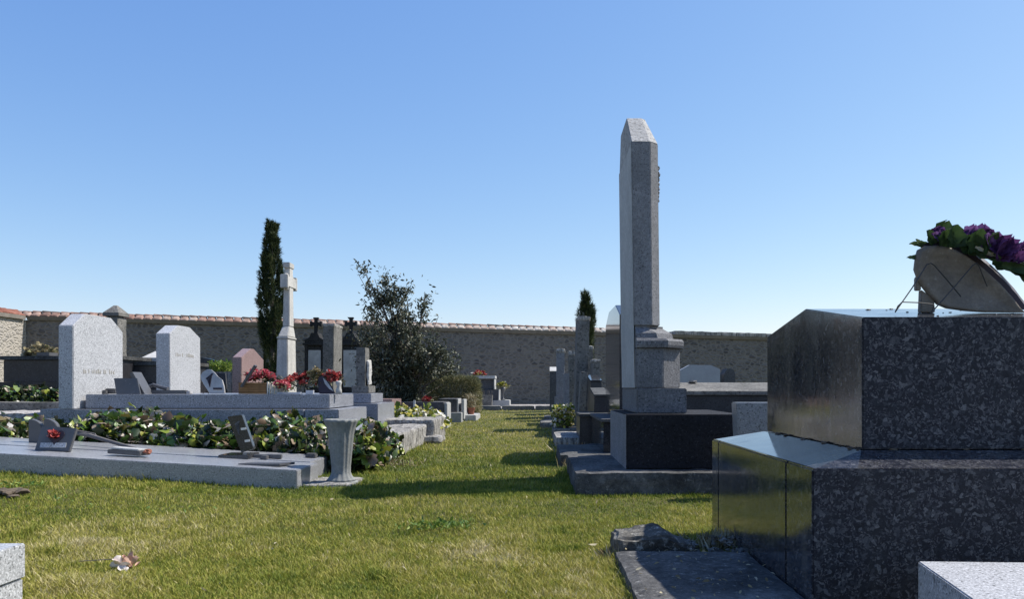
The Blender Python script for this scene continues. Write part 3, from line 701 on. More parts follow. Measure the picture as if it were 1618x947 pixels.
# -------- cypress, shrub, hedge
def tree_root(name, label, x, y, cat='tree'): return thing(name, label, cat, (x, y, g(x, y)))
def cypress(label, x, y, h, rmax, n, lean=0, prof=None, side=None):
    t = tree_root('cypress_tree', label, x, y); z0 = g(x, y)
    b = B(); b.tube([(x, y, z0-.05), (x, y, z0+h*.5), (x+lean, y, z0+h*.9)], .055, 8, .012)
    for i in range(26):
        zz = z0+h*random.uniform(.1, .8); a = random.uniform(0, 6.28); r = rmax*.7
        b.tube([(x, y, zz), (x+r*.5*math.cos(a), y+r*.5*math.sin(a), zz+.12), (x+r*math.cos(a), y+r*math.sin(a), zz+.35)], .012, 5, .004)
    b.build('trunk', M['bark'], t)
    # upright sprays: plumes of needles
    m = 230; P, D, U, S, A_ = [], [], [], [], []
    per = n//m
    for i in range(m):
        u = rng.uniform(.02, .93)
        rr = rmax*prof(u)
        a = rng.uniform(0, 6.283); q = rr*math.sqrt(rng.uniform(.15, 1))
        bx, by, bz = x+q*math.cos(a)+lean*u, y+q*math.sin(a), z0+h*u*.97
        ln = rng.uniform(.2, .45)*(1 if u < .7 else .5); out = rng.uniform(-.02, .09)
        c = rng.uniform(-.2, .45)
        s = rng.uniform(0, 1, per)
        pp = np.column_stack([bx+out*math.cos(a)*s, by+out*math.sin(a)*s, bz+ln*s])+rng.normal(0, 1, (per, 3))*(.035*(1-s*.8))[:, None]
        d = rdir(per, 1.6); d[:, 0] += math.cos(a)*.4; d[:, 1] += math.sin(a)*.4
        P.append(pp); D.append(d); U.append(rdir(per)); S.append(rng.uniform(.03, .085, per)); A_.append(np.clip(rng.beta(1.4, 2.2, per)+c, 0, 1))
    if side:
        k = 260; s = rng.uniform(0, 1, k); bx, bz, dx, dz = side
        pp = np.column_stack([x+bx+dx*s, y+np.zeros(k), z0+bz+dz*s])+rng.normal(0, .02, (k, 3)); P.append(pp); D.append(rdir(k, .5)); U.append(rdir(k)); S.append(rng.uniform(.03, .06, k)); A_.append(rng.uniform(0, .6, k))
    V, F, A = leaves('needle', np.concatenate(P), np.concatenate(D), np.concatenate(U), np.concatenate(S)*1.25, np.concatenate(A_))
    npmesh('crown', V, F, M['cyp'], t, attr=A)
YC = 16.0
cypress('tall narrow dark cypress rising behind the white cross', X(430, YC), YC, Z(347, YC)-.12, .25, 42000,
        prof=lambda u: float(np.interp(u, [0, .06, .3, .45, .6, .7, .78, .88, .97], [.45, .62, .78, .92, .90, .70, .50, .30, .05])), side=(-.24, 1.95, -.09, .16))
YD = 17.0
cypress('small cypress with a tufted top behind the tall leaning headstone', X(925, YD), YD, Z(462, YD)-.0, .165, 22000, lean=.02,
        prof=lambda u: float(np.interp(u, [0, .5, .7, .82, .92, .98], [.6, .8, .9, .65, .3, .05])))

def shrub():
    x0, y0 = X(645, 11.8), 11.8; t = tree_root('leafy_shrub', 'tall ragged dark green shrub with bare upper twigs standing against the back wall', x0, y0, 'shrub'); z0 = g(x0, y0)
    b = B(); tips = []
    px = 11.8/1250
    targets = [(568, 428), (600, 440), (597, 470), (575, 490), (560, 520), (620, 455), (636, 455), (666, 462), (668, 490), (640, 490), (655, 515), (690, 545), (708, 570), (700, 590), (680, 560),
               (605, 500), (585, 540), (575, 575), (600, 560), (630, 530), (650, 560), (665, 600), (620, 590), (590, 600), (640, 620), (612, 520), (628, 480), (570, 545), (700, 560), (660, 540), (582, 462), (610, 470)]
    for k_, (tx, ty) in enumerate(targets+targets+targets):
        first = k_ < len(targets)
        e = Vector((x0+(tx-640)*px+(0 if first else rng.normal(0, .09)), y0+rng.uniform(-.55, .55)*(.25 if ty < 480 else 1), Z(ty, 11.8)-(0 if first else abs(rng.normal(0, .12)))))
        s = Vector((x0+rng.uniform(-.12, .12), y0+rng.uniform(-.1, .1), z0-.02)); mid = s.lerp(e, .5)+Vector(((e.x-s.x)*-.22, 0, .12))
        pts = [s, s.lerp(mid, .5)+Vector((0, 0, .03)), mid, mid.lerp(e, .5)+Vector((rng.normal(0, .02), 0, 0)), e]
        b.tube(pts, .018 if first else .010, 5, .004)
        tips.append((pts, ty))
    b.build('branches', M['bark'], t)
    P = []
    for pts, ty in tips[:32]:
        e = np.array(pts[-1]); m_ = 190 if ty < 520 else 170
        P.append(e+rng.normal(0, 1, (m_, 3))*np.array([.06, .06, .09])-[0, 0, .03])
        if ty < 500: P.append(np.array(pts[-2])+rng.normal(0, .07, (130, 3)))
    for pts, ty in tips:
        up = ty < 500
        nn = 110 if up else 300
        s = rng.beta(2.6 if not up else 3.2, 1.05, nn)
        s = s[s > .3]
        seg = np.array([list(p) for p in pts]); f = s*(len(pts)-1); i = np.minimum(f.astype(int), len(pts)-2); fr = (f-i)[:, None]
        q = seg[i]*(1-fr)+seg[i+1]*fr
        P.append(q+rng.normal(0, 1, (len(s), 3))*(.045 if up else .09)*np.array([1, 1, 1]))
    # lower mass
    n = 4200; a = rng.uniform(0, 6.283, n); u = rng.uniform(0, 1, n)
    rr = (.58-.14*u)*np.sqrt(rng.uniform(.1, 1, n))*(1+.15*np.sin(a*5+u*9))
    P.append(np.column_stack([x0-.08+rr*np.cos(a), y0+rr*np.sin(a), z0+.03+u*1.15]))
    P = np.concatenate(P); n = len(P)
    keep = np.array([noise.noise(Vector(p)*5.5) > (-.14 if p[2] < 1.1 else -.02) for p in P]); P = P[keep]; n = len(P)
    P = P[~((P[:, 0] > -1.66+.1*np.sin(P[:, 2]*9)) & (P[:, 2] < .78))]; n = len(P)
    D = rdir(n, .3); V, F, A = leaves('bay', P, D, rdir(n, 1.0), rng.uniform(.035, .075, n), np.clip(rng.beta(1.2, 2.2, n), 0, 1), curl=rng.normal(0, .3, n))
    npmesh('foliage', V, F, M['bay'], t, attr=A)
shrub()
def hedge():
    Y = 14.2; xa, xb, ya, yb = X(672, Y), X(756, Y), 14.2, 14.9; zt = Z(598, Y)
    t = thing('clipped_hedge', 'rounded clipped boxy hedge, dry olive brown, beside the leafy shrub', 'hedge', ((xa+xb)/2, 14.5, .08))
    b = B()
    for i in range(14):
        x = random.uniform(xa+.2, xb-.2); b.tube([(x, 14.5, .05), (x+random.uniform(-.1, .1), 14.5+random.uniform(-.2, .2), zt*.75)], .014, 5, .006)
    b.build('stems', M['bark'], t)
    n = 26000; Q = rng.uniform(-1, 1, (n, 3)); p = 5
    r = (np.abs(Q)**p).sum(1)**(1/p); k = rng.uniform(.82, 1.0, n); Q = Q/r[:, None]*k[:, None]
    Q *= (1+.05*np.array([noise.noise(Vector(q)*2.5) for q in Q]))[:, None]
    c = np.array([(xa+xb)/2, (ya+yb)/2, (zt+.08)/2+.02]); hs = np.array([(xb-xa)/2, (yb-ya)/2, (zt-.08)/2])
    D = Q*.8+rng.normal(0, .6, (n, 3)); D[:, 2] += .5
    P = c+Q*hs
    low = np.clip((P[:, 2]-.2)/.4, 0, 1)
    V, F, A = leaves('needle', P, D, rdir(n), rng.uniform(.04, .09, n), np.clip(rng.beta(1.5, 1.8, n)+.25*(1-low)*(P[:, 0] > -1.5), 0, 1)); V = V
    npmesh('foliage', V, F, M['hedge'], t, attr=A)
hedge()

# =================================================================== middle-left small graves
t = tomb_tiers('low_grave', 'low dark lichened grave with a red flower on top, behind the white flowers', [
    ('block', -3.2, X(701, 11), 11.0, 11.7, .0, .41, .008), ('end_block', X(701, 11)+.003, X(704, 11)+.02, 11.02, 11.5, .0, .40, .01)], [M['cement_dark'], M['cement']], (-2.2, 11.3, .08), None)
flowers('flower_bunch', 'small faded red flower lying on the low dark grave in front of the hedge', (X(676, 11.2), 11.2, .415), .06, 7, 'redpetal', .045, .05, 'hedge', 20)
t = thing('planter_grave', 'small square cement grave with sunlit sides painted as pale strips and a dark front, left of the terracotta pot', 'grave', (-1.3, 12.8, .08))
b = B(); b.box(X(690, 12.5), X(729, 12.5), 12.5, 13.5, 0, .215, .008); b.build('plinth', M['cement'], t)
b = B(); b.box(X(694, 12.8), X(723, 12.8), 12.62, 13.5, .217, .43, .008); b.build('block', M['cement_dark'], t)
b = B()
b.box(X(723, 12.8)+.003, X(725.5, 12.8), 12.64, 13.15, .217, .43, .006); b.build('upright', M['cement'], t)  # pale strip stands in for the block's sunlit right face
b = B(); b.box(X(731, 12.9), X(735, 12.9), 12.7, 13.3, .1, .42, .006); b.build('upright', M['cement'], t)  # second pale strip, sunlight on a right face put into its colour
b = B(); b.box(X(726, 12.9), X(757, 13.6), 12.9, 13.9, 0.0, .16, .01)
tag(b.build('step_stone', M['cement'], loc=(-1.1, 13.3, .08)), 'pale low stone step carrying the terracotta pot', 'step')
t = thing('flower_pot', 'terracotta pot with dried twigs at the corner of the hedge', 'pot', (X(744, 13.3), 13.3, .162))
cx_, cy_ = X(744, 13.3), 13.3
b = B(); b.lathe([(.05, .162), (.066, .25), (.07, .25), (.072, .275), (.066, .275), (.062, .255)], cx_, cy_, 20); b.build('pot', M['terra'], t, smooth=False)
n = 500; P = np.column_stack([cx_+rng.normal(0, .05, n), cy_+rng.normal(0, .05, n), .27+rng.uniform(0, .2, n)])
V, F, A = leaves('needle', P, rdir(n, 1), rdir(n), rng.uniform(.04, .09, n), rng.uniform(0, 1, n)); npmesh('dried_plant', V, F, M['straw'], t, attr=A)

# flower bed with gravel
b = B(); b.rock(-3.2, -1.35, 9.68, 10.15, 0, .29, .08, .012, 8); tag(b.build('gravel_bed', M['gravel'], loc=(-2.2, 9.9, .06)), 'pale raised gravel bed behind the short limestone kerb', 'flower bed')
ivy_patch('bedding_plants', 'white and yellow bedding plants spilling over the short limestone kerb', -2.35, -1.12, 9.2, 10.0, .36, 1300, .055, mat='paleflower', seedz=3, cat='plants', lo=.10)
n = 60
b = B(); b.box(X(655, 10.2), X(658, 10.2), 10.1, 10.13, .3, .45, .002)
tag(b.build('plant_marker', M['plastic'], loc=(X(656, 10.2), 10.1, .3)), 'pale marker stake stuck among the white flowers', 'marker')

# stepped tomb near the wall
Y = 20.0
t = tomb_tiers('stepped_tomb', 'small stepped dark tomb with pale edges in front of the back wall', [
    ('base', X(745, Y), X(805, Y), 20, 20.9, .0, Z(633, Y), .01), ('step', X(750, Y), X(787, Y), 20.06, 20.85, Z(633, Y)+.002, Z(616, Y), .008),
    ('block', X(752, Y), X(780, Y), 20.12, 20.8, Z(616, Y)+.002, Z(599, Y), .008), ('top_slab', X(749, Y), X(782, Y), 20.05, 20.85, Z(599, Y)+.002, Z(594, Y), .006)],
    [M['cement'], M['cement_dark'], M['cement_dark'], M['cement']], (-1.4, 20.4, .1), None)
for q, zz in ((X(780, Y), (616, 599)), (X(787, Y), (633, 616))):
    b = B(); b.box(q+.002, q+.018, 20.04, 20.84, Z(zz[0], Y)+.003, Z(zz[1], Y)-.001, .003); b.build('edge_strip', M['cement'], t)
flowers('flower_bunch', 'small red and white flower arrangement on the stepped tomb by the wall', (X(756, 20.2)+.02, 20.3, Z(594, Y)), .12, 12, 'redpetal', .07, .10, 'paleflower', 40)
Yv = 19.6; cx_ = X(793, Yv); zb = .29
t = thing('flower_vase', 'slim dark stemmed vase of pale flowers beside the stepped tomb', 'vase', (cx_, 20.2, Z(633, Y)))
b = B(); z_ = Z(633, Y); b.lathe([(.06, z_), (.06, z_+.02), (.018, z_+.05), (.018, z_+.15), (.05, z_+.24), (.075, z_+.33), (.07, z_+.33)], cx_, 20.2, 16); b.build('vase', M['slate'], t, smooth=True)
flowers('x', '', (cx_, 20.2, z_+.32), .13, 12, 'paleflower', .06, .12, 'hedge', 50, parent=t)
t = thing('planter', 'grey rectangular planter with bare twigs left of the slim vase', 'planter', (X(770, 19.6), 19.6, .25))
b = B(); xa, xb = X(760, 19.6), X(778, 19.6); b.prism([(xa+.02, 19.6), (xb-.02, 19.6), (xb-.02, 19.85), (xa+.02, 19.85)], .12, Z(625, 19.6), 'z', .005, top=[(xa, 19.58), (xb, 19.58), (xb, 19.87), (xa, 19.87)]); b.build('trough', M['old'], t)
b = B()
for i in range(6):
    q = xa+.04+i*.045; b.tube([(q, 19.7, Z(625, 19.6)-.02), (q+random.uniform(-.03, .03), 19.7, Z(625, 19.6)+random.uniform(.05, .15))], .005, 4)
b.build('twigs', M['bark'], t)
# kerb along the foot of the wall
k = thing('long_kerb', 'long lichened grey kerb running across the end of the grass path', 'kerb', (-.6, 17.6, .09))
b = B()
x = X(740, 17.6)
while x < .75:
    L_ = random.uniform(.5, .8); b.rock(x, x+L_-.012, 17.55, 17.8, .0, .205, .06, .008, x*3, 9, .03); x += L_
b.build('kerb_blocks', M['old'], k)
b = B(); b.box(-2.4, 1.2, 17.82, 22.3, 0.0, .13, 0); tag(b.build('wall_foot_path', M['gravel']), kind='structure')
# stone lumps behind shrub
edge_stele('old_headstone', 'short pale lichened headstone showing right of the leafy shrub above the hedge', X(676, 16), X(686, 16), 16, 16.3, .1, Z(576, 16), M['old_light'], rough=True)
edge_stele('old_headstone', 'low dark headstone behind the leafy shrub, left of the short pale one', X(655, 15.8), X(674, 15.8), 15.8, 16.0, .1, Z(578, 15.8), M['cement_dark'])

# =================================================================== things standing on the left tombs
def slab_plaque(name, label, pts, Y, thick, mat, cat='plaque', leany=0.0, extra=None):
    """upright plaque: outline in (x, z), leaning back about its foot"""
    zs = [p[1] for p in pts]; z0 = min(zs); cx = sum(p[0] for p in pts)/len(pts)
    t = thing(name, label, cat, (cx, Y, z0))
    MM = Matrix.Translation((cx, Y, z0)) @ Matrix.Rotation(-leany, 4, 'X') @ Matrix.Translation((-cx, -Y, -z0))
    b = B(); b.M = MM; b.prism(pts, Y, Y+thick, 'y', .003); b.build('plate', mat, t)
    return t, MM
def PX(pts, Y): return [(X(a, Y), Z(c, Y)) for a, c in pts]
TZ = .556
# pair of slate plaques
Y = 7.0
slab_plaque('slate_plaque', 'dark wide slate plaque leaning on the granite tomb in front of the large grey headstone', PX([(184, 624), (222, 624), (213, 597), (176, 597)], Y), Y, .02, M['slate'], leany=.25)
slab_plaque('slate_plaque', 'thin dark slate plaque seen edge-on, leaning right behind the wide one', PX([(222, 624), (231, 624), (211, 588), (206, 590)], Y+.08), Y+.06, .16, M['slate'])
# clutter: dark sticks and pale block lying
t = thing('fallen_cross', 'dark metal crucifix lying on the granite tomb between the two grey headstones', 'cross', (X(270, 7.2), 7.2, TZ))
b = B(); b.box(X(225, 7.2), X(293, 7.2), 7.2, 7.26, TZ, TZ+.035, .004); b.build('beam', M['slate'], t)
b = B(); b.tube([(X(226, 7.25), 7.29, TZ+.05), (X(238, 7.25), 7.3, TZ+.085), (X(250, 7.25), 7.3, TZ+.06), (X(262, 7.25), 7.29, TZ+.045)], .014, 8, .02); b.build('figure', M['slate'], t)
b = B(); b.box(X(293, 7.2)+.004, X(300, 7.2), 7.2, 7.27, TZ, TZ+.028, .006); b.build('tip', M['whitepl'], t)
b = B(); b.box(X(163, 7.3), X(186, 7.3), 7.25, 7.31, TZ+.002, TZ+.05, .008); b.box(X(170, 7.3), X(176, 7.3), 7.2, 7.24, TZ+.001, TZ+.035, .004)
tag(b.build('ornament', M['slate'], loc=(X(175, 7.3), 7.3, TZ)), 'small dark stubby ornament lying left of the wide slate plaque', 'ornament')
# pale round-topped plaque on easel
Y = 7.0
t, MM = slab_plaque('marble_plaque', 'pale round topped marble plaque with dark flower drawing on a wire easel', PX([(331, 622), (355, 622), (353, 611), (349, 600), (341, 594), (336, 588), (330, 583), (324, 583), (317, 587), (314, 593), (316, 600), (320, 607)], Y), Y, .022, M['whitepl'], leany=.2)
b = B(); b.M = MM
for i in range(7):
    a = random.uniform(-.5, .5); x_ = X(325+i*1.3, Y); z_ = Z(598-i*1.2, Y)
    b.tube([(X(331, Y), Y-.003, Z(612, Y)), ((x_+X(331, Y))/2+.004*a, Y-.003, (z_+Z(612, Y))/2), (x_, Y-.003, z_)], .0022, 4)
    b.blob((x_, Y-.003, z_), .009, 1, .3, (1, .2, 1), i)
b.build('flower_drawing', M['darkresin'], t)
b = B(); b.box(X(337, Y), X(351, Y), Y-.003, Y-.001, Z(616, Y), Z(613, Y), 0); b.M = MM; b.build('line_of_writing', M['darkresin'], t)
b = B(); b.tube([(X(312, Y), Y+.12, TZ+.004), (X(321, Y), Y+.03, Z(606, Y))], .004, 5); b.tube([(X(322, Y), Y+.1, TZ+.004), (X(321, Y), Y+.03, Z(606, Y))], .004, 5); b.build('easel', M['wire'], t)
# wooden basket with pink flowers and leaning slate
Y = 7.0
t = thing('wooden_basket', 'weathered wooden slatted basket on the granite tomb, full of pink flowers', 'basket', (X(402, Y), Y+.1, TZ))
xa, xb = X(377, Y), X(421, Y); b = B()
for i in range(5): b.box(xa, xb, Y-.005+.002*(i % 2), Y+.008, TZ+.002+i*.021, TZ+.019+i*.021, .002); b.box(xa, xb, Y+.19, Y+.2, TZ+.002+i*.021, TZ+.019+i*.021, .002)
b.box(xa, xb, Y+.01, Y+.188, TZ+.003, TZ+.09, 0); b.build('slats', M['wood'], t)
b = B()
for i in range(7): b.box(xb+.003, xb+.014, Y+.0+i*.029, Y+.022+i*.029, TZ, TZ+.11, .002)
b.build('end_slats', M['paper'], t)
b = B(); b.lathe([(.028, TZ), (.03, TZ+.1), (.027, TZ+.1)], X(441, Y), Y+.08, 10)
for i in range(7): b.box(X(424+i*3, Y), X(426+i*3, Y), Y+.01+.01*(i % 2), Y+.03, TZ, TZ+.10-.012*i, .002)
b.build('wicker', M['paper'], t)
flowers('flower_bunch', 'pink cloth roses bunched in the wooden basket', (X(408, Y), Y+.09, TZ+.10), .13, 24, 'pinkpetal', .036, .12, 'bay', 70, sq=(1.1, .6))
slab_plaque('slate_plaque', 'slate plaque leaning steeply on the wooden basket, seen edge-on', PX([(383, 611), (385, 613), (408, 579), (405, 577)], Y), Y-.06, .05, M['slate'])
flowers('flower_bunch', 'wide low mound of faded red flowers in the middle of the granite tomb', (X(466, Y), Y+.12, TZ+.05), .21, 46, 'redpetal', .033, .12, 'bay', 160, sq=(1, .55))
flowers('flower_bunch', 'pale pink withered flowers between the basket and the low red mound', (X(447, Y), Y-.02, TZ+.03), .07, 14, 'pinkpetal', .032, .09, 'hedge', 30)
b = B(); b.box(X(440, Y), X(478, Y), Y-.05, Y-.0, TZ, TZ+.018, .003); b.box(X(485, Y), X(497, Y), Y-.04, Y, TZ, TZ+.035, .003)
tag(b.build('flower_tray', M['plastic'], loc=(X(466, Y), Y, TZ)), 'pale plastic tray edge under the faded red flowers', 'tray')
# heart plaque with red roses
t, MM = slab_plaque('heart_plaque', 'dark leaf shaped plaque with pale face at the right end of the granite tomb', PX([(503, 622), (528, 622), (522, 610), (514, 600), (506, 593), (501, 596), (500, 606)], Y), Y+.02, .03, M['darkresin'], leany=.2)
b = B(); b.M = MM; b.prism(PX([(508, 597), (514, 602), (520, 610), (526, 619), (519, 615), (512, 607)], Y), Y+.014, Y+.019, 'y', 0); b.build('pale_face', M['whitepl'], t)
flowers('flower_bunch', 'faded red roses trailing over the leaf shaped plaque', (X(520, Y), Y+.12, TZ+.10), .09, 26, 'redpetal', .033, .10, 'bay', 60, sq=(1, .8))
flowers('flower_bunch', 'dried grey green twigs left of the leaf shaped plaque', (X(494, Y), Y+.12, TZ+.08), .06, 10, 'straw', .045, .15, 'hedge', 40)
b = B(); b.lathe([(.03, TZ), (.026, TZ+.04), (.014, TZ+.07), (.03, TZ+.10), (.02, TZ+.12)], X(533, Y), Y+.05, 12)
tag(b.build('small_urn', M['lime'], loc=(X(533, Y), Y+.05, TZ), smooth=True), 'tiny pale urn at the right end of the granite tomb', 'urn')

# -------- things on the low slab in front
def on(px, Y): x = X(px, Y); return x, slabz(x)
def arch_pts(pxa, pxb, ytop, ybot, Y, n=10, skew=0):
    xa, xb = X(pxa, Y), X(pxb, Y); r = (xb-xa); zt = Z(ytop, Y)
    pts = [(xa, slabz(xa)), (xb, slabz(xb))]
    for i in range(n+1):
        th = math.pi/2*i/n; pts.append((xa+r*math.cos(th), zt-r*.75+r*.75*math.sin(th)))
    return pts
Y = 5.45
for i, (a, c, lab) in enumerate(((45, 66, 'grey quarter round plaque on the low slab, left of its twin, behind the rose plaque'), (69, 90, 'grey quarter round plaque on the low slab, right of its twin, behind the rose plaque'))):
    pts = arch_pts(a, c, 663-i, 700, Y+.01*i)
    t = thing('arched_plaque', lab, 'plaque', (X((a+c)/2, Y), Y, slabz(X(a, Y))), 'quarter round plaques on the low slab')
    b = B(); b.prism(pts, Y+.01*i, Y+.04+.01*i, 'y', .003); b.build('plate', M['slate'], t)
Y = 5.02; t, MM = slab_plaque('rose_plaque', 'square grey plaque with a red rose and a heart on the low slab', PX([(54, 712), (109, 714), (114, 676), (58, 672)], Y), Y, .025, M['slate'], leany=.3)
b = B(); b.M = MM; cx_, cz_ = X(84, Y), Z(690, Y)
h = []
for i in range(24):
    q = 2*math.pi*i/24; h.append((cx_+.0034*16*math.sin(q)**3, cz_+.0034*(13*math.cos(q)-5*math.cos(2*q)-2*math.cos(3*q)-math.cos(4*q))))
b.prism(h, Y-.005, Y-.0005, 'y', 0); b.build('heart', M['darkresin'], t)
b = B(); b.M = MM; b.box(X(62, Y), X(103, Y), Y-.004, Y-.0004, Z(708, Y), Z(700, Y), .001); b.build('pale_band', M['granite'], t)
flowers('x', '', (cx_-.005, Y+.02, cz_-.025), .014, 3, 'redpetal', .038, .05, None, parent=t)
# stick
b = B(); Y = 5.45; x, z = on(112, Y); x2, z2 = on(214, Y-.15)
b.tube([(X(105, Y), Y, Z(682, Y)), (X(140, Y), Y, Z(688, Y)), (X(176, Y), Y-.05, Z(697, Y-.05)), (x2, Y-.15, z2+.014)], .016, 8, .012)
b.tube([(X(112, Y), Y-.02, Z(679, Y)), (X(135, Y), Y, Z(683, Y)), (X(150, Y), Y, Z(686, Y)), (X(158, Y), Y-.03, Z(692, Y))], .006, 6, .004)
tag(b.build('dead_branch', M['stick'], loc=(X(160, Y), Y, z)), 'grey dead branch resting on the low slab behind the book plaque', 'branch')
# open book plaque
Y = 4.98; x, z = on(203, Y); t = thing('book_plaque', 'small open book shaped stone lying on the low slab', 'plaque', (x, Y, z))
b = B(); b.prism([(-.115, -.04), (.09, -.04), (.11, .06), (-.10, .06)], .002, .028, 'z', .004)
bmesh.ops.rotate(b.bm, verts=b.bm.verts, cent=(0, 0, 0), matrix=Matrix.Rotation(.08, 3, 'Y')); bmesh.ops.translate(b.bm, verts=b.bm.verts, vec=(x, Y, z+.008)); b.build('book', M['slate'], t)
b = B(); b.prism([(-.10, -.03), (.075, -.03), (.095, .052), (-.085, .052)], .0292, .042, 'z', .004)
bmesh.ops.rotate(b.bm, verts=b.bm.verts, cent=(0, 0, 0), matrix=Matrix.Rotation(.08, 3, 'Y')); bmesh.ops.translate(b.bm, verts=b.bm.verts, vec=(x, Y, z+.008)); b.build('pages', M['cement'], t)
b = B(); b.blob((x+.118, Y+.0, z+.028), .02, 2, .5, (1, 1, .8), 3); b.build('rose', M['redrose'] if 'redrose' in M else M['terra'], t)
# black tilted tablet with gold labels
Y = 5.25; t = thing('black_tablet', 'tall black granite tablet with two pale labels leaning on a thick foot', 'plaque', (X(380, Y), Y, slabz(X(380, Y))))
b = B(); pts = PX([(381, 716), (401, 710), (382, 656), (359, 659)], Y); b.prism(pts, Y, Y+.045, 'y', .003); b.build('tablet', M['polish'], t)
b = B(); z_ = slabz(X(380, Y)); b.box(X(350, Y), X(397, Y), Y-.06, Y+.16, z_-.004, z_+.022, .004); b.build('foot', M['polish'], t)
for (a, c) in ((385, 679), (391, 698)):
    b = B(); cx_, cz_ = X(a, Y), Z(c, Y); b.prism([(cx_-.016, cz_-.006), (cx_+.018, cz_-.001), (cx_+.015, cz_+.014), (cx_-.019, cz_+.009)], Y-.003, Y-.0005, 'y', 0); b.build('label', M['paper'], t)
b = B()
for i in range(5):
    px_ = 372+i*1.4; b.tube([(X(378, Y), Y-.002, Z(688, Y)), (X(px_, Y), Y-.002, Z(672-i, Y))], .0015, 4); b.blob((X(px_, Y), Y-.002, Z(671-i, Y)), .006, 1, .3, (1, .2, 1), i)
b.build('engraved_flowers', M['slate'], t)
# small lying cross
Y = 5.3; x, z = on(424, Y); t = thing('lying_cross', 'small dark stone cross lying flat on the low slab, right of the black tablet', 'cross', (x, Y, z))
b = B(); b.box(x-.10, x+.09, Y-.018, Y+.02, z-.002, z+.026, .004); b.box(x-.03, x+.012, Y-.075, Y-.0185, z-.002, z+.024, .004); b.box(x-.03, x+.012, Y+.0205, Y+.07, z-.002, z+.024, .004)
b.build('cross', M['slate'], t)
Y = 4.93; x, z = on(421, Y); t = thing('flat_plaque', 'flat dark plaque lying near the front edge of the low slab', 'plaque', (x, Y, z-.003))
b = B(); b.prism([(x-.16, Y-.05), (x+.10, Y-.055), (x+.16, Y+.06), (x-.10, Y+.06)], z-.003, z+.012, 'z', .002); b.build('plate', M['slate'], t)
Y = 5.5; x, z = on(492, Y); b = B(); b.box(x-.035, x+.035, Y-.03, Y+.04, z-.002, z+.03, .006)
tag(b.build('small_block', M['cement_dark'], loc=(x, Y, z)), 'little stone block left on the low slab beside the fluted vase', 'block')
# fluted vase
Y = 5.02; vx = X(539, Y); t = thing('fluted_vase', 'tall fluted grey stone vase with flared foot at the end of the low slab', 'vase', (vx, Y, .02))
zb = Z(768, Y); H = Z(663, Y)-zb
prof = [(.100, 0), (.104, .02), (.104, .06), (.095, .075), (.085, .10), (.068, .15), (.060, .20), (.060, .28), (.067, .45), (.074, .62), (.080, .76), (.090, .87), (.103, .95), (.108, .98), (.103, 1.0), (.088, 1.0), (.07, .93)]
b = B(); b.lathe([(r, zb+h_*H) for r, h_ in prof[:4]], vx, Y, 36); b.build('foot', M['urn'], t, smooth=True)
b = B(); b.lathe([(r, zb+.001+h_*H) for r, h_ in prof[3:]], vx, Y, 96, .055, 14); o = b.build('body', M['urn'], t, smooth=True)

# =================================================================== right side
# -------- tall stele tomb
t = thing('tall_monument', 'tall tapering grey stone monument with pointed cap on a moulded pedestal', 'monument', (.75, 5.1, .02))
b = B(); b.rock(.21, 2.9, 4.47, 5.75, -.03, .135, .045, .007, 5, 8, .016); b.build('ground_slab', M['groundstone'], t)
b = B(); b.box(.52, 1.215, 4.65, 5.65, .137, .458, .006); b.build('base_block', M['black_plinth'], t)
b = B(); b.box(.517, .5195, 4.655, 5.645, .137, .455, 0); b.build('rendered_side', M['shaft'], t)
b = B(); b.box(.597, .90, 4.78, 5.60, .46, .612, .006); b.build('step', M['pedestal'], t)
def cham(x0, x1, y0, y1, c): return [(x0, y0), (x1-c, y0), (x1, y0+c), (x1, y1-c), (x1-c, y1), (x0, y1)]
b = B(); b.prism(cham(.597, .885, 4.80, 5.60, .125), .614, .858, 'z', .005); b.build('pedestal', M['pedestal'], t)
b = B()
lv = [(.900, 4.785, .86), (.903, 4.782, .875), (.903, 4.782, .90), (.893, 4.79, .914), (.845, 4.822, .918), (.842, 4.824, .93), (.838, 4.828, .95), (.80, 4.85, .975), (.785, 4.86, .985), (.785, 4.86, .998)]
rings = []
for x1, y0, z in lv: rings.append([b._v((p[0], p[1], z)) for p in cham(.5975, x1, y0, 10.4-y0, .115)])
for i in range(len(rings)-1):
    for j in range(6): b.bm.faces.new((rings[i][j], rings[i][(j+1) % 6], rings[i+1][(j+1) % 6], rings[i+1][j]))
b.bm.faces.new(rings[0][::-1]); b.bm.faces.new(rings[-1])
b.build('moulding', M['pedestal'], t)
bot = cham(.590, .755, 4.85, 5.58, .055); top = cham(.575, .745, 4.86, 5.57, .055)
b = B(); b.prism(bot, 1.0, 2.13, 'z', .003, top=top); b.build('shaft', M['shaft'], t)
b = B(); xr = .70
b.prism(top, 2.131, 2.37, 'z', .003, top=[(.576, 5.14), (.672, 5.14), (.70, 5.17), (.70, 5.47), (.672, 5.50), (.576, 5.50)]); b.build('cap', M['capstone'], t)
b = B(); b.prism([(4.86, .615), (5.585, .615), (5.585, 1.0), (5.575, 2.12), (4.87, 2.12), (4.86, 1.0)], .0, .004, 'x', 0)
for v in b.bm.verts: v.co.x += (.593 if v.co.z < 1.0 else .586-.015*(v.co.z-1)/1.12)
b.build('rendered_side', M['cement'], t)
b = B()
for i in range(9): b.blob((.755, 5.0+random.uniform(-.02, .02), 1.80+i*.026), .015, 2, .3, (1, 1, 1), i)
b.build('carved_garland', M['shaft'], t)

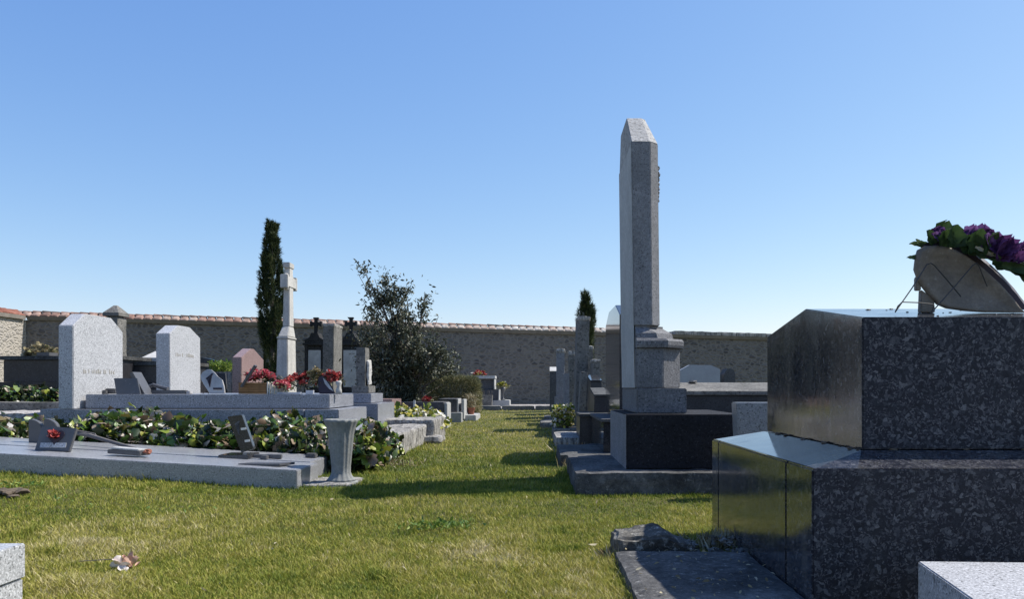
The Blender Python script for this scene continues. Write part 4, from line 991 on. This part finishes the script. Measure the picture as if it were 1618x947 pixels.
# -------- slabs along the right side of the path
def gslab(label, x0, x1, y0, y1, zt, mat='old', seed=1):
    o = thing('ground_slab', label, 'slab', (x0+.3, y0, g(x0, y0)), 'stone slabs along the right edge of the path')
    b = B(); b.rock(x0, x1, y0, y1, -.03, zt, .06, .010, seed, 8, .03); b.build('slab', M[mat], o); return o
gslab('rough stone slab edging the path just behind the tall monument', .16, .9, 6.0, 7.05, .115, 'lich', 2)
gslab('paler stone slab edging the path, second behind the tall monument', .17, 1.0, 7.75, 8.75, .13, 'old_light', 4)
gslab('stone slab edging the path beside the potted yellow plant', .17, .9, 9.2, 9.75, .135, 'old', 6)
gslab('thin stone slab further along the path, under the pale slim headstones', .03, .9, 11.0, 11.9, .135, 'old', 8)
gslab('farthest small stone slab edging the path', .1, .9, 12.9, 13.6, .14, 'old', 9)

# -------- headstones on the right
GR = 'headstones seen edge-on right of the path'
t = edge_stele('slim_headstone', 'slim grey headstone with sunlit top painted white, leftmost of the row right of the path', X(869, 15), X(880, 15), 15, 15.7, .15, Z(588, 15), M['cement_dark'], group=GR)
zq = Z(588, 15)+.002; b = B(); b.prism([(14.99, zq), (15.71, zq), (15.71, zq+.10), (15.28, zq+.10), (14.99, zq+.015)], X(868.5, 15), X(880.5, 15), 'x', .003)
b.build('white_top', M['lime'], t)  # sunlight on the sloping top is put into white stone
edge_stele('slim_headstone', 'slim grey headstone with ragged lichened cap, second in the row right of the path', X(880, 13.7), X(892, 13.7), 13.7, 14.3, .45, Z(557, 13.7), M['shaft'], rough=True, base=(.03, .05, .0), group=GR, cap=.06)
edge_stele('slim_headstone', 'slim stone headstone with small square cap, just left of the tall leaning one', X(900, 12.8), X(909, 12.8), 12.8, 13.3, .2, Z(561, 12.8), M['old'], rough=True, group=GR, cap=.06)
edge_stele('tall_headstone', 'tall leaning rough headstone with lit jagged top in front of the small cypress', X(911, 10.5)-.02, X(930, 10.5)-.02, 10.5, 11.1, .25, Z(506, 10.5), M['old'], rough=True, base=(.05, .06, .0), group=GR, cap=.05, lean=.03)
edge_stele('slim_headstone', 'thin headstone with small jagged cap right of the tall leaning one', X(925, 11.7), X(937, 11.7), 11.7, 12.2, .2, Z(552, 11.7), M['old'], rough=True, group=GR, cap=.05)
edge_stele('slim_headstone', 'narrow grey headstone leaning left at the foot of the tall leaning one', X(914, 9.6), X(924, 9.6), 9.6, 10.0, .15, Z(588, 9.6), M['old'], rough=True, group=GR, lean=.06)
def desk(label, xa, xb, y0, y1, z0, zf, zb, mat, matt):
    t = thing('desk_headstone', label, 'headstone', ((xa+xb)/2, y0, z0), 'low dark headstones with sloping tops')
    b = B(); b.prism([(y0, z0), (y1, z0), (y1, zb), (y0, zf)], xa, xb, 'x', .005); b.build('block', mat, t)
    b = B(); b.prism([(y0-.01, zf+.003), (y1, zb+.003), (y1, zb+.02), (y0-.01, zf+.02)], xa-.004, xb+.004, 'x', .002); b.build('sloping_top', matt, t)
desk('low black headstone with pale blue sloping top, beside the polished tall one', X(933, 9), X(950, 9), 9.0, 9.5, .1, Z(604, 9), Z(595, 9.3), M['black'], M['polish'])
desk('low black headstone with lichened sloping top, the nearer of the two', X(939, 8), X(962, 8), 8.0, 8.6, .1, Z(627, 8), Z(616, 8.3), M['black'], M['lich'])
# polished tall
t = thing('polished_headstone', 'tall polished black granite headstone mirroring the graves, behind the tall monument', 'headstone', (.72, 6.9, .37), GR)
b = B(); b.prism([(6.3, .375), (7.6, .375), (7.6, 1.20), (7.25, 1.31), (6.65, 1.31), (6.3, 1.20)], .65, .78, 'x', .005); b.build('slab', M['polish'], t)
t = thing('polished_tomb', 'low polished black tomb base mirroring the grass, under the tall polished headstone', 'tomb', (.8, 6.8, .05))
b = B(); b.box(.507, 2.4, 6.12, 7.46, .0, .345, .005); b.build('base', M['polish'], t)
b = B(); b.box(.49, 2.4, 6.10, 7.48, .347, .371, .004); b.build('rim', M['cement_dark'], t)
t = thing('black_block', 'dark square granite block beside the path, left of the polished tomb base', 'tomb', (.5, 7.8, .05))
b = B(); b.box(X(916, 7.62), 1.6, 7.62, 8.3, .0, .33, .006); b.build('block', M['black'], t)
b = B(); b.box(X(915, 7.62), 1.62, 7.6, 8.32, .332, .36, .005); b.build('lid', M['lich'], t)
edge_stele('slim_headstone', 'plain dark grey headstone wedged just behind the low black headstones right of the path', X(936, 10), X(948, 10), 10, 10.5, .15, Z(572, 10), M['old'], rough=True, group=GR, cap=.03)
edge_stele('slim_headstone', 'short dark headstone between the ragged capped one and the small square capped one', X(892, 11.9), X(900, 11.9), 11.9, 12.4, .15, Z(590, 11.9), M['shaft'], rough=True, group=GR)
# potted yellow plant
ivy_o = thing('potted_plant', 'pot of yellow and pale leaved plants at the right edge of the path', 'plant', (.30, 9.6, .135))
b = B(); b.lathe([(.07, .13), (.09, .24), (.095, .26), (.085, .26)], .30, 9.45, 18); b.build('pot', M['cement_dark'], ivy_o)
n = 900; a = rng.uniform(0, 6.28, n); rr = .13*np.sqrt(rng.uniform(0, 1, n)); u = rng.uniform(0, 1, n)
V, F, A = leaves('ivy', np.column_stack([.30+rr*np.cos(a), 9.45+rr*np.sin(a), .16+.24*u]), rdir(n, .2), rdir(n, 1), rng.uniform(.02, .045, n), np.clip(rng.beta(1, 1.3, n), 0, 1)); npmesh('foliage', V, F, M['paleflower'], ivy_o, attr=A)

# -------- tomb behind monument, distant headstones
t = thing('ridged_tomb', 'long dark tomb with low lichened ridged top behind the tall monument', 'tomb', (2, 7, .05))
b = B(); b.prism([(6.6, .0), (7.7, .0), (7.7, .55), (6.6, .55)], 1.1, 3.6, 'x', .006); b.build('block', M['black'], t)
b = B(); b.prism([(6.56, .552), (7.74, .552), (7.74, .585), (7.2, .66), (7.1, .66), (6.56, .585)], 1.08, 3.62, 'x', .005); b.build('ridged_top', M['old'], t)
b = B(); b.rock(2.2, 2.3, 7.0, 7.1, .655, .70, .03, .008, 1); b.rock(X(1090, 7), X(1102, 7), 7.0, 7.1, .655, .675, .03, .01, 1)
tag(b.build('pebbles', M['old_light'], loc=(2.1, 7.05, .65)), 'few pale stones lying on the lichened ridged tomb', 'stones', kind='stuff')
t = thing('granite_block', 'upright grey granite slab between the dark plinth and the polished flaked tomb', 'slab', (1.25, 4.3, .13))
b = B(); b.prism([(1.105, .137), (1.75, .137), (1.75, .535), (1.085, .535)], 4.33, 4.44, 'y', .005); b.build('slab', M['slab_granite'], t)
Y = 13
slab_plaque('distant_headstone', 'wide grey headstone with cut shoulders in front of the wall, right of the tall monument', PX([(1070, 640), (1138, 640), (1138, 584), (1124, 577.5), (1090, 577), (1070, 588)], Y), Y, .14, stone('blue_headstone', (.34, .36, .39), (.29, .30, .33), rough=.5), cat='headstone')
t = thing('distant_headstone', 'small dark headstone with rounded shoulder and bright edge, right of the wide grey one', 'headstone', (X(1152, Y), Y, .08))
pr = [(X(1141, Y), .1), (X(1162, Y), .1), (X(1162, Y), Z(592, Y)), (X(1160, Y), Z(586, Y)), (X(1156, Y), Z(583, Y)), (X(1149, Y), Z(583, Y)), (X(1144, Y), Z(592, Y))]
b = B(); b.prism(pr, Y, Y+.3, 'y', .004); b.build('slab', M['cement_dark'], t)

# -------- big flaked granite tomb
t = thing('polished_tomb', 'large dark flaked granite tomb with gabled top filling the right foreground', 'tomb', (2.2, 2.75, 0))
Y0, Y1, XL, XR = 2.12, 3.34, .735, 3.9
def lowtier(x0, x1, y0, y1, nm='lower_tier'):
    b2 = B(); zr, zi = .40, .435
    b2.bm.verts.ensure_lookup_table()
    b2.prism([(x0, y0), (x1, y0), (x1, y1), (x0, y1)], -.02, zr, 'z', .005)
    return b2
J = 2.345
b = lowtier(XL, XR, Y0, J-.0025); front_lo = b.build('lower_block', M['flake'], t)
b = lowtier(XL, XR, J+.0025, 3.22); b.build('lower_block', M['flake'], t)
b = lowtier(XL, XR, 3.225, Y1); b.build('lower_block', M['flake'], t)
# the camera side is sawn, the rest polished
def sawn_front(o):
    o.data.materials.append(M['flake_front'])
    for p in o.data.polygons:
        if p.normal.y < -.9: p.material_index = 1
# weathering slope between the tiers
b = B(); zz = .4005
b.prism([(XL+.012, Y0+.012), (XR, Y0+.012), (XR, Y1-.012), (XL+.012, Y1-.012)], zz, .436, 'z', 0, top=[(.935, 2.29), (XR, 2.29), (XR, 3.275), (.935, 3.275)])
b.build('sloping_ledge', M['flake'], t)
UX = .945; y0, y1 = 2.305, 3.262
b = B(); b.prism([(y0, .438), (y1, .438), (y1, .828), (2.80, .897), (y0, .824)], UX, XR, 'x', .004); sawn_front(b.build('upper_tier', M['flake'], t)); sawn_front(front_lo)
b = B()
random.seed(3)
for i in range(18):
    b.blob((.938+random.uniform(-.01, .006), 2.31+.93*random.random()**2, .437), random.choice((.002, .003, .003, .008)), 1, .5, (1.2, 2.2, .6), i)
for i in range(9): b.blob((1.0+i*.2+random.uniform(-.05, .05), 2.303, .4385), .004, 1, .5, (3, 1, .8), i)
o = b.build('joint_moss', M['soil'], t); o['kind'] = 'stuff'
# small debris on top
b = B()
for i in range(16):
    yy = random.uniform(2.35, 2.78); b.blob((random.uniform(.97, 1.5), yy, .824+(yy-2.305)*(.073/.495)+.001), random.uniform(.0015, .004), 2, .6, (random.uniform(1, 2.4), 1.3, .5), i*3.3)
tag(b.build('lichen_crumbs', M['old_light'], loc=(1.1, 2.6, .86)), 'tiny crumbs of dirt on the sunny top of the flaked granite tomb', 'crumbs', kind='stuff')

# -------- plaque with purple flowers, seen from behind
def topz(y): return .824+(y-2.305)*(.073/.495)
PY = 2.52
def Q(cx, cy, dy=0):     # point of the enlarged view -> world, on the plane of the plaque
    Yp = PY+dy; return (X(1380+cx/4.735, Yp), Yp, Z(320+cy/4.735, Yp))
t = thing('flower_plaque', 'oval brown plaque with purple cloth flowers, seen from behind on a wire easel', 'plaque', (X(1520, PY), PY, topz(PY)))
outl = [(330, 400), (345, 352), (400, 322), (480, 316), (580, 332), (700, 390), (830, 490), (960, 610), (1060, 720), (1115, 795), (1150, 838), (1000, 832), (830, 828), (700, 812), (560, 792), (490, 762), (420, 685), (350, 592), (318, 500)]
def ring_at(dy, k=1.0, off=(0, 0)):
    cx = sum(p[0] for p in outl)/len(outl); cy = sum(p[1] for p in outl)/len(outl)
    out = []
    for a, c in outl:
        x_, y_, z_ = Q(cx+(a-cx)*k+off[0], cy+(c-cy)*k+off[1]); out.append((x_, PY+dy, z_))
    return out
b = B(); levels = [(0.010, .72, (0, 0)), (0.0, .90, (0, 0)), (0.002, .975, (0, 0)), (.010, 1.0, (0, 0)), (.022, 1.0, (4, -3))]
rs = [[b._v(p) for p in ring_at(*l)] for l in levels]
for i in range(len(rs)-1):
    for j in range(len(outl)): b.bm.faces.new((rs[i][j], rs[i][(j+1) % len(outl)], rs[i+1][(j+1) % len(outl)], rs[i+1][j]))
cvert = b._v(Q(640, 560, 0.014)); 
for j in range(len(outl)): b.bm.faces.new((cvert, rs[0][(j+1) % len(outl)], rs[0][j]))
b.bm.faces.new(rs[-1]); bmesh.ops.recalc_face_normals(b.bm, faces=b.bm.faces)
def lift(b_):
    for v in b_.bm.verts: v.co.z = max(v.co.z, topz(v.co.y)+.0015)
    return b_
lift(b).build('plate', M['plaqueback'], t, smooth=True)
b = B(); rs = [[b._v(p) for p in ring_at(.0225, 1.0, (45, -38))], [b._v(p) for p in ring_at(.06, .93, (108, -84))], [b._v(p) for p in ring_at(.08, .78, (100, -60))]]
for i in range(2):
    for j in range(len(outl)): b.bm.faces.new((rs[i][j], rs[i][(j+1) % len(outl)], rs[i+1][(j+1) % len(outl)], rs[i+1][j]))
b.bm.faces.new(rs[0][::-1]); b.bm.faces.new(rs[-1]); bmesh.ops.recalc_face_normals(b.bm, faces=b.bm.faces)
lift(b).build('raised_rim', M['darkresin'], t, smooth=False)
b = B()
def wire(pts, r=.0019): b.tube([Q(*p) for p in pts], r, 6)
wire([(163, 822, -.10), (290, 640, -.06), (400, 465, -.016), (430, 455, -.014), (455, 470, -.014), (560, 590, -.012), (655, 705, -.006)])
wire([(428, 832, -.10), (600, 640, -.05), (745, 470, -.016), (770, 455, -.014), (790, 475, -.012), (852, 630, -.006)])
wire([(163, 822, -.10), (185, 775, -.11), (215, 746, -.11), (330, 750, -.11), (440, 762, -.11), (455, 775, -.11), (428, 832, -.10)])
for v in b.bm.verts: v.co.z = max(v.co.z, topz(v.co.y)+.001)
b.build('easel', M['wire'], t)
b = B(); b.prism([(Q(335, 0)[0], Q(0, 655)[2]), (Q(372, 0)[0], Q(0, 655)[2]), (Q(372, 0)[0], Q(0, 520)[2]), (Q(335, 0)[0], Q(0, 560)[2])], PY+.012, PY+.03, 'y', .002)
b.prism([(Q(368, 0)[0], topz(PY+.02)+.001), (Q(478, 0)[0], topz(PY+.02)+.001), (Q(470, 0)[0], Q(0, 720)[2]), (Q(375, 0)[0], Q(0, 650)[2])], PY+.012, PY+.034, 'y', .002)
b.build('stand', M['plaqueback'], t)
# cloth leaves and blossoms
DOWN = 48
def cloth(specs, mat, nm, seed):
    r_ = np.random.default_rng(seed); V, F, A = [], [], []; off = 0
    for (cx, cy, dy, dirx, dirz, L, Wd, cur, c, roll) in specs:
        if mat != 'straw': L *= 1.25; Wd *= 1.3
        p = np.array(Q(cx, cy+DOWN, dy)); d = np.array([dirx, r_.uniform(-.25, .1), dirz], float); d /= np.linalg.norm(d)
        side = np.cross(d, [math.sin(roll), math.cos(roll)*-1, 0.2]); side /= np.linalg.norm(side); up = np.cross(side, d)
        nu, nv = 9, 7; base = off
        for i in range(nu):
            u = i/(nu-1); wdt = Wd*1.35*((u*.9+.1)**.55*(1.02-u)**.8)*(1+.16*math.sin(u*17+seed))*1.25
            for j in range(nv):
                v = (j/(nv-1)-.5)*2
                q = p+d*L*u+side*wdt*v*.5+up*(cur*L*u*u*.5+.22*Wd*v*v+.06*Wd*math.sin(v*6+u*5+seed))
                q[2] -= .10*L*u*u
                V.append(q); A.append(min(1, max(0, c+.12*r_.normal()+.25*(u-.5))))
        for i in range(nu-1):
            for j in range(nv-1): F.append((base+i*nv+j, base+(i+1)*nv+j, base+(i+1)*nv+j+1, base+i*nv+j+1))
        off += nu*nv
    npmesh(nm, V, F, M[mat], t, attr=A)
cloth([(400, 275, .03, -1, .15, .05, .022, .1, .7, .3), (390, 310, .03, -1, .9, .045, .02, .3, .8, .2), (340, 370, .02, -1, .1, .036, .016, .1, .8, .1), (440, 270, .02, -.5, 1, .045, .045, .2, .4, .3),
       (520, 290, .01, .1, 1, .052, .06, .2, .5, .1), (600, 290, .0, -.1, 1, .062, .07, .2, .3, .2), (650, 300, .01, 1, .5, .07, .06, .2, .5, .4), (740, 350, .0, .1, 1, .075, .075, .15, .35, .1),
       (830, 360, .0, .2, 1, .07, .07, .2, .5, .5), (700, 300, .0, 1, -.3, .08, .05, .2, .6, .1), (960, 430, .01, 1, -.3, .085, .04, .1, .6, .2), (1040, 450, .01, 1, -.2, .10, .05, .1, .4, .2),
       (1080, 470, .02, .6, -.9, .06, .035, .1, .4, .2), (470, 290, .06, .2, .6, .08, .08, .1, .3, 0), (900, 430, .06, .6, .3, .12, .07, .1, .3, 0), (1100, 400, .04, 1, .4, .08, .05, .1, .5, 0)], 'cloth', 'leaves', 1)
def blossom(cx, cy, s, n, dy=.02, seed=0, dz=1):
    r_ = np.random.default_rng(seed); out = []
    for i in range(n):
        a = -1.25+2.5*i/(n-1); out.append((cx+r_.uniform(-14, 14), cy+r_.uniform(-8, 14), dy+r_.uniform(-.02, .03), math.sin(a), math.cos(a)*dz+.15, s*r_.uniform(.75, 1.15), s*r_.uniform(.8, 1.15), r_.uniform(-.3, .5), r_.uniform(.1, .75), r_.uniform(-.6, .6)))
    return out
sp = []
sp += blossom(520, 215, .034, 5, .03, 1)+blossom(470, 190, .028, 3, .03, 2)+blossom(625, 195, .026, 4, .02, 3)+blossom(700, 230, .045, 4, .04, 4)+blossom(790, 240, .05, 6, .03, 5)+blossom(910, 330, .055, 7, .01, 6)+blossom(850, 250, .035, 4, .04, 7)
sp += blossom(1000, 330, .04, 5, .03, 8)+blossom(1060, 390, .045, 6, .01, 9)+blossom(930, 370, .05, 5, .0, 10)+blossom(1130, 360, .05, 5, .03, 11)+blossom(1190, 400, .055, 5, .03, 12)
cloth([s_ for s_ in sp], 'purple', 'blossoms', 2)
cloth([(760, 290, -.01, 1, -.45, .05, .018, .1, .95, .2), ], 'straw', 'pale_ribbon', 3)
cloth([(845, 340, -.01, 1, -.05, .055, .018, .1, 1.0, .2)], 'straw', 'pale_ribbon', 4)
cloth([(1060, 390, .0, 1, -.1, .05, .022, .1, 1, .2)], 'straw', 'pale_ribbon', 5)

# -------- foreground slabs
t = thing('sunken_slab', 'dark lichen spotted sunken slab in the shade of the flaked granite tomb', 'slab', (.5, 2.1, 0))
b = B(); b.rock(.265, .732, .9, 2.78, -.03, .048, .04, .006, 7, 9, .02); b.build('slab', M['groundstone'], t)
m_ = 110; P = np.column_stack([rng.uniform(.28, .73, m_), rng.uniform(1.9, 2.77, m_), np.full(m_, .056)])
V, F, A = leaves('bay', P, rdir(m_, .05)*[1, 1, .2], rdir(m_, 2), rng.uniform(.006, .024, m_), rng.uniform(0, 1, m_), curl=rng.normal(0, .6, m_))
tag(npmesh('leaf_litter', V, F, M['straw'], attr=A, origin=(.5, 2.3, .05)), 'scraps of dry leaf lying on the shaded sunken slab', 'leaf litter', kind='stuff')
t = thing('broken_stone', 'dark lichened broken stone block at the head of the sunken slab', 'stone', (.4, 2.85, .02))
b = B(); b.rock(.272, .56, 2.80, 2.98, -.02, .105, .013, .015, 5, 13, .03)
for v in b.bm.verts: v.co.z += ((v.co.x-.272)*.06 if v.co.x < .45 else .0107-(v.co.x-.45)*.42)*(v.co.z > .03)-.016
b.build('block', M['oldstone'], t)
b = B()
for i in range(46): b.blob((random.uniform(.47, .74), random.uniform(2.8, 2.98), .012+random.uniform(0, .045)), random.uniform(.004, .016), 2, .7, (1.3, 1, .8), i)
tag(b.build('rubble', M['old'], loc=(.6, 2.88, .02)), 'pale crumbled rubble between the broken stone and the flaked tomb', 'rubble', kind='stuff')
t = thing('granite_block', 'pale grey granite block in the bottom right corner of the view', 'grave slab', (1.3, 1.6, 0))
b = B(); b.prism([(.915, 1.905), (.845, 1.48), (2.2, 1.36), (2.2, 1.84)], -.02, .2, 'z', .003); b.build('block', M['granite'], t)
t = thing('granite_block', 'pale two layered granite block in the bottom left corner of the view', 'grave slab', (-1.8, 1.7, 0))
b = B(); b.box(-2.8, -1.36, .9, 2.1, .115, .205, .003); b.build('top_slab', M['granite'], t)
b = B(); b.box(-2.8, -1.364, .9, 2.096, -.02, .112, .003); b.build('lower_block', M['granite'], t)
# dried flower in the grass
t = thing('dried_flower', 'withered pinkish paper flower with a long thin stem lying on the lawn', 'flower', (X(203, 2.65), 2.65, .02))
cxx = X(203, 2.65)
r_ = np.random.default_rng(5); n = 16
P = np.tile([[cxx+.01, 2.65, .025]], (n, 1))+r_.normal(0, .006, (n, 3)); D = r_.normal(0, .5, (n, 3)); D[:, 0] += np.where(np.arange(n) % 2, .5, -.5); D[:, 2] = np.abs(D[:, 2])+.25
V, F, A = leaves('petal', P, D, rdir(n, .4), r_.uniform(.022, .042, n), r_.uniform(.5, 1, n)); npmesh('petals', V, F, M['dry'], t, attr=A)
P = np.tile([[cxx-.016, 2.625, .028]], (6, 1))+r_.normal(0, .004, (6, 3)); D = r_.normal(0, .4, (6, 3)); D[:, 0] -= .2; D[:, 1] -= .4; D[:, 2] += .3
V, F, A = leaves('petal', P, D, rdir(6, .4), r_.uniform(.024, .038, 6), r_.uniform(.5, 1, 6)); npmesh('pale_petals', V, F, M['drypale'], t, attr=A)
b = B(); b.tube([(cxx-.01, 2.65, .035), (cxx-.06, 2.66, .04), (cxx-.17, 2.66, .033)], .0018, 5, .0012); b.build('stem', M['stick'], t)

# -------- grass
def in_rect(P, r): return (P[:, 0] > r[0]) & (P[:, 0] < r[1]) & (P[:, 1] > r[2]) & (P[:, 1] < r[3])
EXC = [(-4.3, -1.68, 6.7, 9.25), (-5.3, -1.46, 4.77, 5.75), (.215, 3, 4.5, 5.8), (.28, .75, .8, 2.79), (.74, 4, 2.1, 3.36), (.92, 2.3, 1.4, 1.9), (-2.8, -1.37, .8, 2.1), (-1.58, -1.2, 6.8, 9.6), (-9, -1.25, 5.75, 7.0), (-9, -1.25, 6.7, 12),
       (.18, 3, 6.02, 7.4), (.19, 3, 7.65, 8.75), (.19, .9, 9.2, 9.7), (.05, .9, 11, 11.9), (.12, .9, 12.9, 13.6), (-3, 2, 17.5, 30), (-9, -1.2, 12.4, 20)]
def grass():
    Vs, As, Fs = [], [], []; off = 0
    def pnoise(P, s, z): return np.array([noise.noise(Vector((p[0]*s, p[1]*s, z))) for p in P])
    for (n, ya, yb, w0, hh, segs) in ((380000, 1.75, 4.6, .0014, .018, 2), (200000, 4.4, 18, .0038, .022, 1)):
        iy = rng.uniform(1/yb, 1/ya, int(n*1.25)); Y_ = 1/iy
        left = -.72*Y_-.5; right = np.minimum(.36*Y_+.8, .25*Y_+1.6)
        Xx = rng.uniform(0, 1, len(Y_))*(right-left)+left
        # density falls with distance squared: thin the sides equally
        P = np.column_stack([Xx, Y_]); ok = np.ones(len(P), bool)
        for r in EXC: ok &= ~in_rect(P, r)
        P = P[ok][:n]; N = len(P)
        pa = pnoise(P, .9, 1.0); pb = pnoise(P, 3.5, 7.0); pc = pnoise(P, 11, 3.0)
        h = hh*rng.uniform(.55, 1.35, N)*(1+.5*pb)*(1+.35*pa)
        edge = np.zeros(N)
        for r in EXC[1:]:
            dx = np.maximum(np.maximum(r[0]-P[:, 0], P[:, 0]-r[1]), 0); dy = np.maximum(np.maximum(r[2]-P[:, 1], P[:, 1]-r[3]), 0)
            edge = np.maximum(edge, np.exp(-np.hypot(dx, dy)/.035))
        tuftn = np.clip(pnoise(P, 6.5, 12.0)-.25, 0, 1)*2.2
        h *= 1+1.3*edge*rng.uniform(.2, 1, N)+.9*tuftn*rng.uniform(.3, 1, N)
        bare = np.clip(pnoise(P, 2.1, 21.0)+.25*pnoise(P, 9, 2.0)-.33, 0, 1)*2
        h *= 1-.45*np.clip(bare, 0, 1)
        z = gz(P[:, 0], P[:, 1])+np.array([noise.noise(Vector((p[0]*.9, p[1]*.9, 0)))*.012+noise.noise(Vector((p[0]*4, p[1]*4, 5)))*.005 for p in P])-.003
        th = rng.uniform(0, 6.283, N); bend = rng.uniform(.2, 1.1, N)*h
        wd = w0*rng.uniform(.7, 1.5, N)*(1+.10*np.maximum(0, P[:, 1]-4.6))*(1 if segs == 2 else .8)
        tw = th+1.57+rng.normal(0, .5, N)
        sx, sy = np.cos(tw)*wd, np.sin(tw)*wd; bx, by = np.cos(th)*bend, np.sin(th)*bend
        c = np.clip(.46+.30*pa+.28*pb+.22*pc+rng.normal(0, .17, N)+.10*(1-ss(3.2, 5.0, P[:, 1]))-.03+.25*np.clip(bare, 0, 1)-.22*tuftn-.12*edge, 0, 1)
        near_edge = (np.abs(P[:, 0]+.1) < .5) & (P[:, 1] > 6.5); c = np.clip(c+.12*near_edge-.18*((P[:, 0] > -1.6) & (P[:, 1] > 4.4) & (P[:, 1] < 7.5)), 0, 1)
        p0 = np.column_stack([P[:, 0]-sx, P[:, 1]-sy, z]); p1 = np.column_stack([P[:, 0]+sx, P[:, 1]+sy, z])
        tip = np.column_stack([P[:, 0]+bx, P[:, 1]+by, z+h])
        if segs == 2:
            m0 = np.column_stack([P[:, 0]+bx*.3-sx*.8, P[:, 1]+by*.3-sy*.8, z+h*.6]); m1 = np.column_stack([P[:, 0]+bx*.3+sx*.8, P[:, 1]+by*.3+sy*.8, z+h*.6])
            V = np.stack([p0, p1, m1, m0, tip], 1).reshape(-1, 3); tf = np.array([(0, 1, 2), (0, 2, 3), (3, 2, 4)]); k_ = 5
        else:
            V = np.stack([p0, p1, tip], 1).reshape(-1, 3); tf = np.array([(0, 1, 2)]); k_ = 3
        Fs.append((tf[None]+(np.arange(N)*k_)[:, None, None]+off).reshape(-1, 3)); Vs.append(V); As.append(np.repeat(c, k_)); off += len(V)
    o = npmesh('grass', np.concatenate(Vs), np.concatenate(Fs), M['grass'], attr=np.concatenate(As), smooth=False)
    tag(o, 'short mown olive green grass covering the cemetery path', 'grass', kind='stuff')
grass()
def tuft(name, label, x, y, r, n, h, mat='straw', cat='grass tuft'):
    P = np.column_stack([x+rng.normal(0, r, n), y+rng.normal(0, r, n), np.zeros(n)]); P[:, 2] = gz(P[:, 0], P[:, 1])
    V, F, A = leaves('needle', P, rdir(n, 1.1)*[1, 1, 1], rdir(n), h*rng.uniform(.4, 1.2, n), rng.uniform(0, 1, n))
    V[:, 2] = np.maximum(V[:, 2], 0)
    return tag(npmesh(name, V, F, M[mat], attr=A, origin=(x, y, g(x, y))), label, cat, kind='stuff')
tuft('dry_grass', 'dry straw tuft against the corner of the flaked granite tomb', .69, 3.0, .05, 700, .075)
tuft('dry_grass', 'dry grass fringe around the left edge of the broken stone', .262, 2.82, .02, 120, .06)
tuft('dry_grass', 'dry grass growing between the slabs beside the polished tomb base', .3, 6.0, .06, 220, .09)
tuft('dry_grass', 'dry grass growing at the front of the black square block', .35, 7.4, .08, 200, .09)
tuft('dry_grass', 'withered grass along the foot of the ivy behind the vase', -1.12, 6.3, .10, 260, .06)
def weeds(label, x, y, rx, ry, n):
    P = np.column_stack([x+rng.normal(0, rx, n), y+rng.normal(0, ry, n), np.zeros(n)]); P[:, 2] = gz(P[:, 0], P[:, 1])+.016+rng.uniform(0, .012, n)
    V, F, A = leaves('bay', P, rdir(n, .25), rdir(n, 1.2), rng.uniform(.014, .032, n), rng.uniform(0, 1, n))
    tag(npmesh('weeds', V, F, M['weed'], attr=A, origin=(x, y, g(x, y))), label, 'weeds', kind='stuff')
weeds('green patch of broad leaved weeds in the middle of the lawn', X(690, 3.4), 3.45, .085, .05, 210)
weeds('bright green weeds in the lawn at the left edge of the view', X(30, 4.2), 4.25, .06, .05, 60)
weeds('small bright clover leaves scattered in the lawn left of centre', X(150, 3.7), 3.7, .35, .25, 60)
weeds('yellow green weed leaves beside the limestone kerb', X(640, 6.2), 6.2, .08, .05, 40)
b = B()
for i in range(22): b.blob((X(12, 4.0)+random.uniform(-.14, .09), 4.0+random.uniform(-.09, .09), .10+random.uniform(0, .02)), random.uniform(.01, .028), 1, .6, (1.4, 1.2, .6), i)
for v in b.bm.verts: v.co.z += g(v.co.x, v.co.y)-.10+.005
tag(b.build('earth_mound', M['soil'], loc=(X(12, 4.0), 4.0, g(X(12, 4.0), 4.0))), 'little mound of bare brown earth at the left edge of the lawn', 'earth', kind='stuff')
# the other beds left of the tombs
b = B(); b.rock(-8, -4.3, 7.25, 8.1, .0, .38, .12, .015, 3, 6); tag(b.build('gravel_bed', M['gravel'], loc=(-6, 7.6, .25)), 'pinkish gravel bed behind the ivy at the far left', 'gravel bed')
b = B(); b.rock(-8, -4.35, 8.1, 8.25, .2, .47, .08, .008, 5, 6); tag(b.build('low_kerb', M['old'], loc=(-6, 8.17, .25)), 'thin grey kerb between the gravel bed and the far ivy, at the left', 'kerb')

# fallen leaves and clover on the lawn
m_ = 90; P = np.column_stack([rng.uniform(-1.9, .9, m_), rng.uniform(2.3, 7, m_), np.zeros(m_)]); P = P[~((P[:, 0] < -1.1) & (P[:, 1] > 4.5))]
P = P[~((P[:, 0] > .15) & ((P[:, 1] > 4.3) | (P[:, 1] < 2.9)))]; P = P[(P[:, 0] > -1.3)]; m_ = len(P)
P[:, 2] = gz(P[:, 0], P[:, 1])+.018
V, F, A = leaves('bay', P, rdir(m_, .1), rdir(m_, 1.6), rng.uniform(.012, .028, m_), rng.uniform(.2, 1, m_), curl=rng.normal(0, .8, m_))
tag(npmesh('fallen_leaves', V, F, M['straw'], attr=A, origin=(0, 4, 0)), 'tiny dry leaves and straw bits scattered over the lawn', 'leaves', kind='stuff')
# old stones settle: lean a little
for o in list(bpy.data.objects):
    if o.parent is None and o.type == 'EMPTY' and o.get('category') == 'headstone' and o.location.y > 8:
        q = random.Random(o.name); o.rotation_euler = (q.uniform(-.012, .012), q.uniform(-.008, .008), q.uniform(-.02, .02))
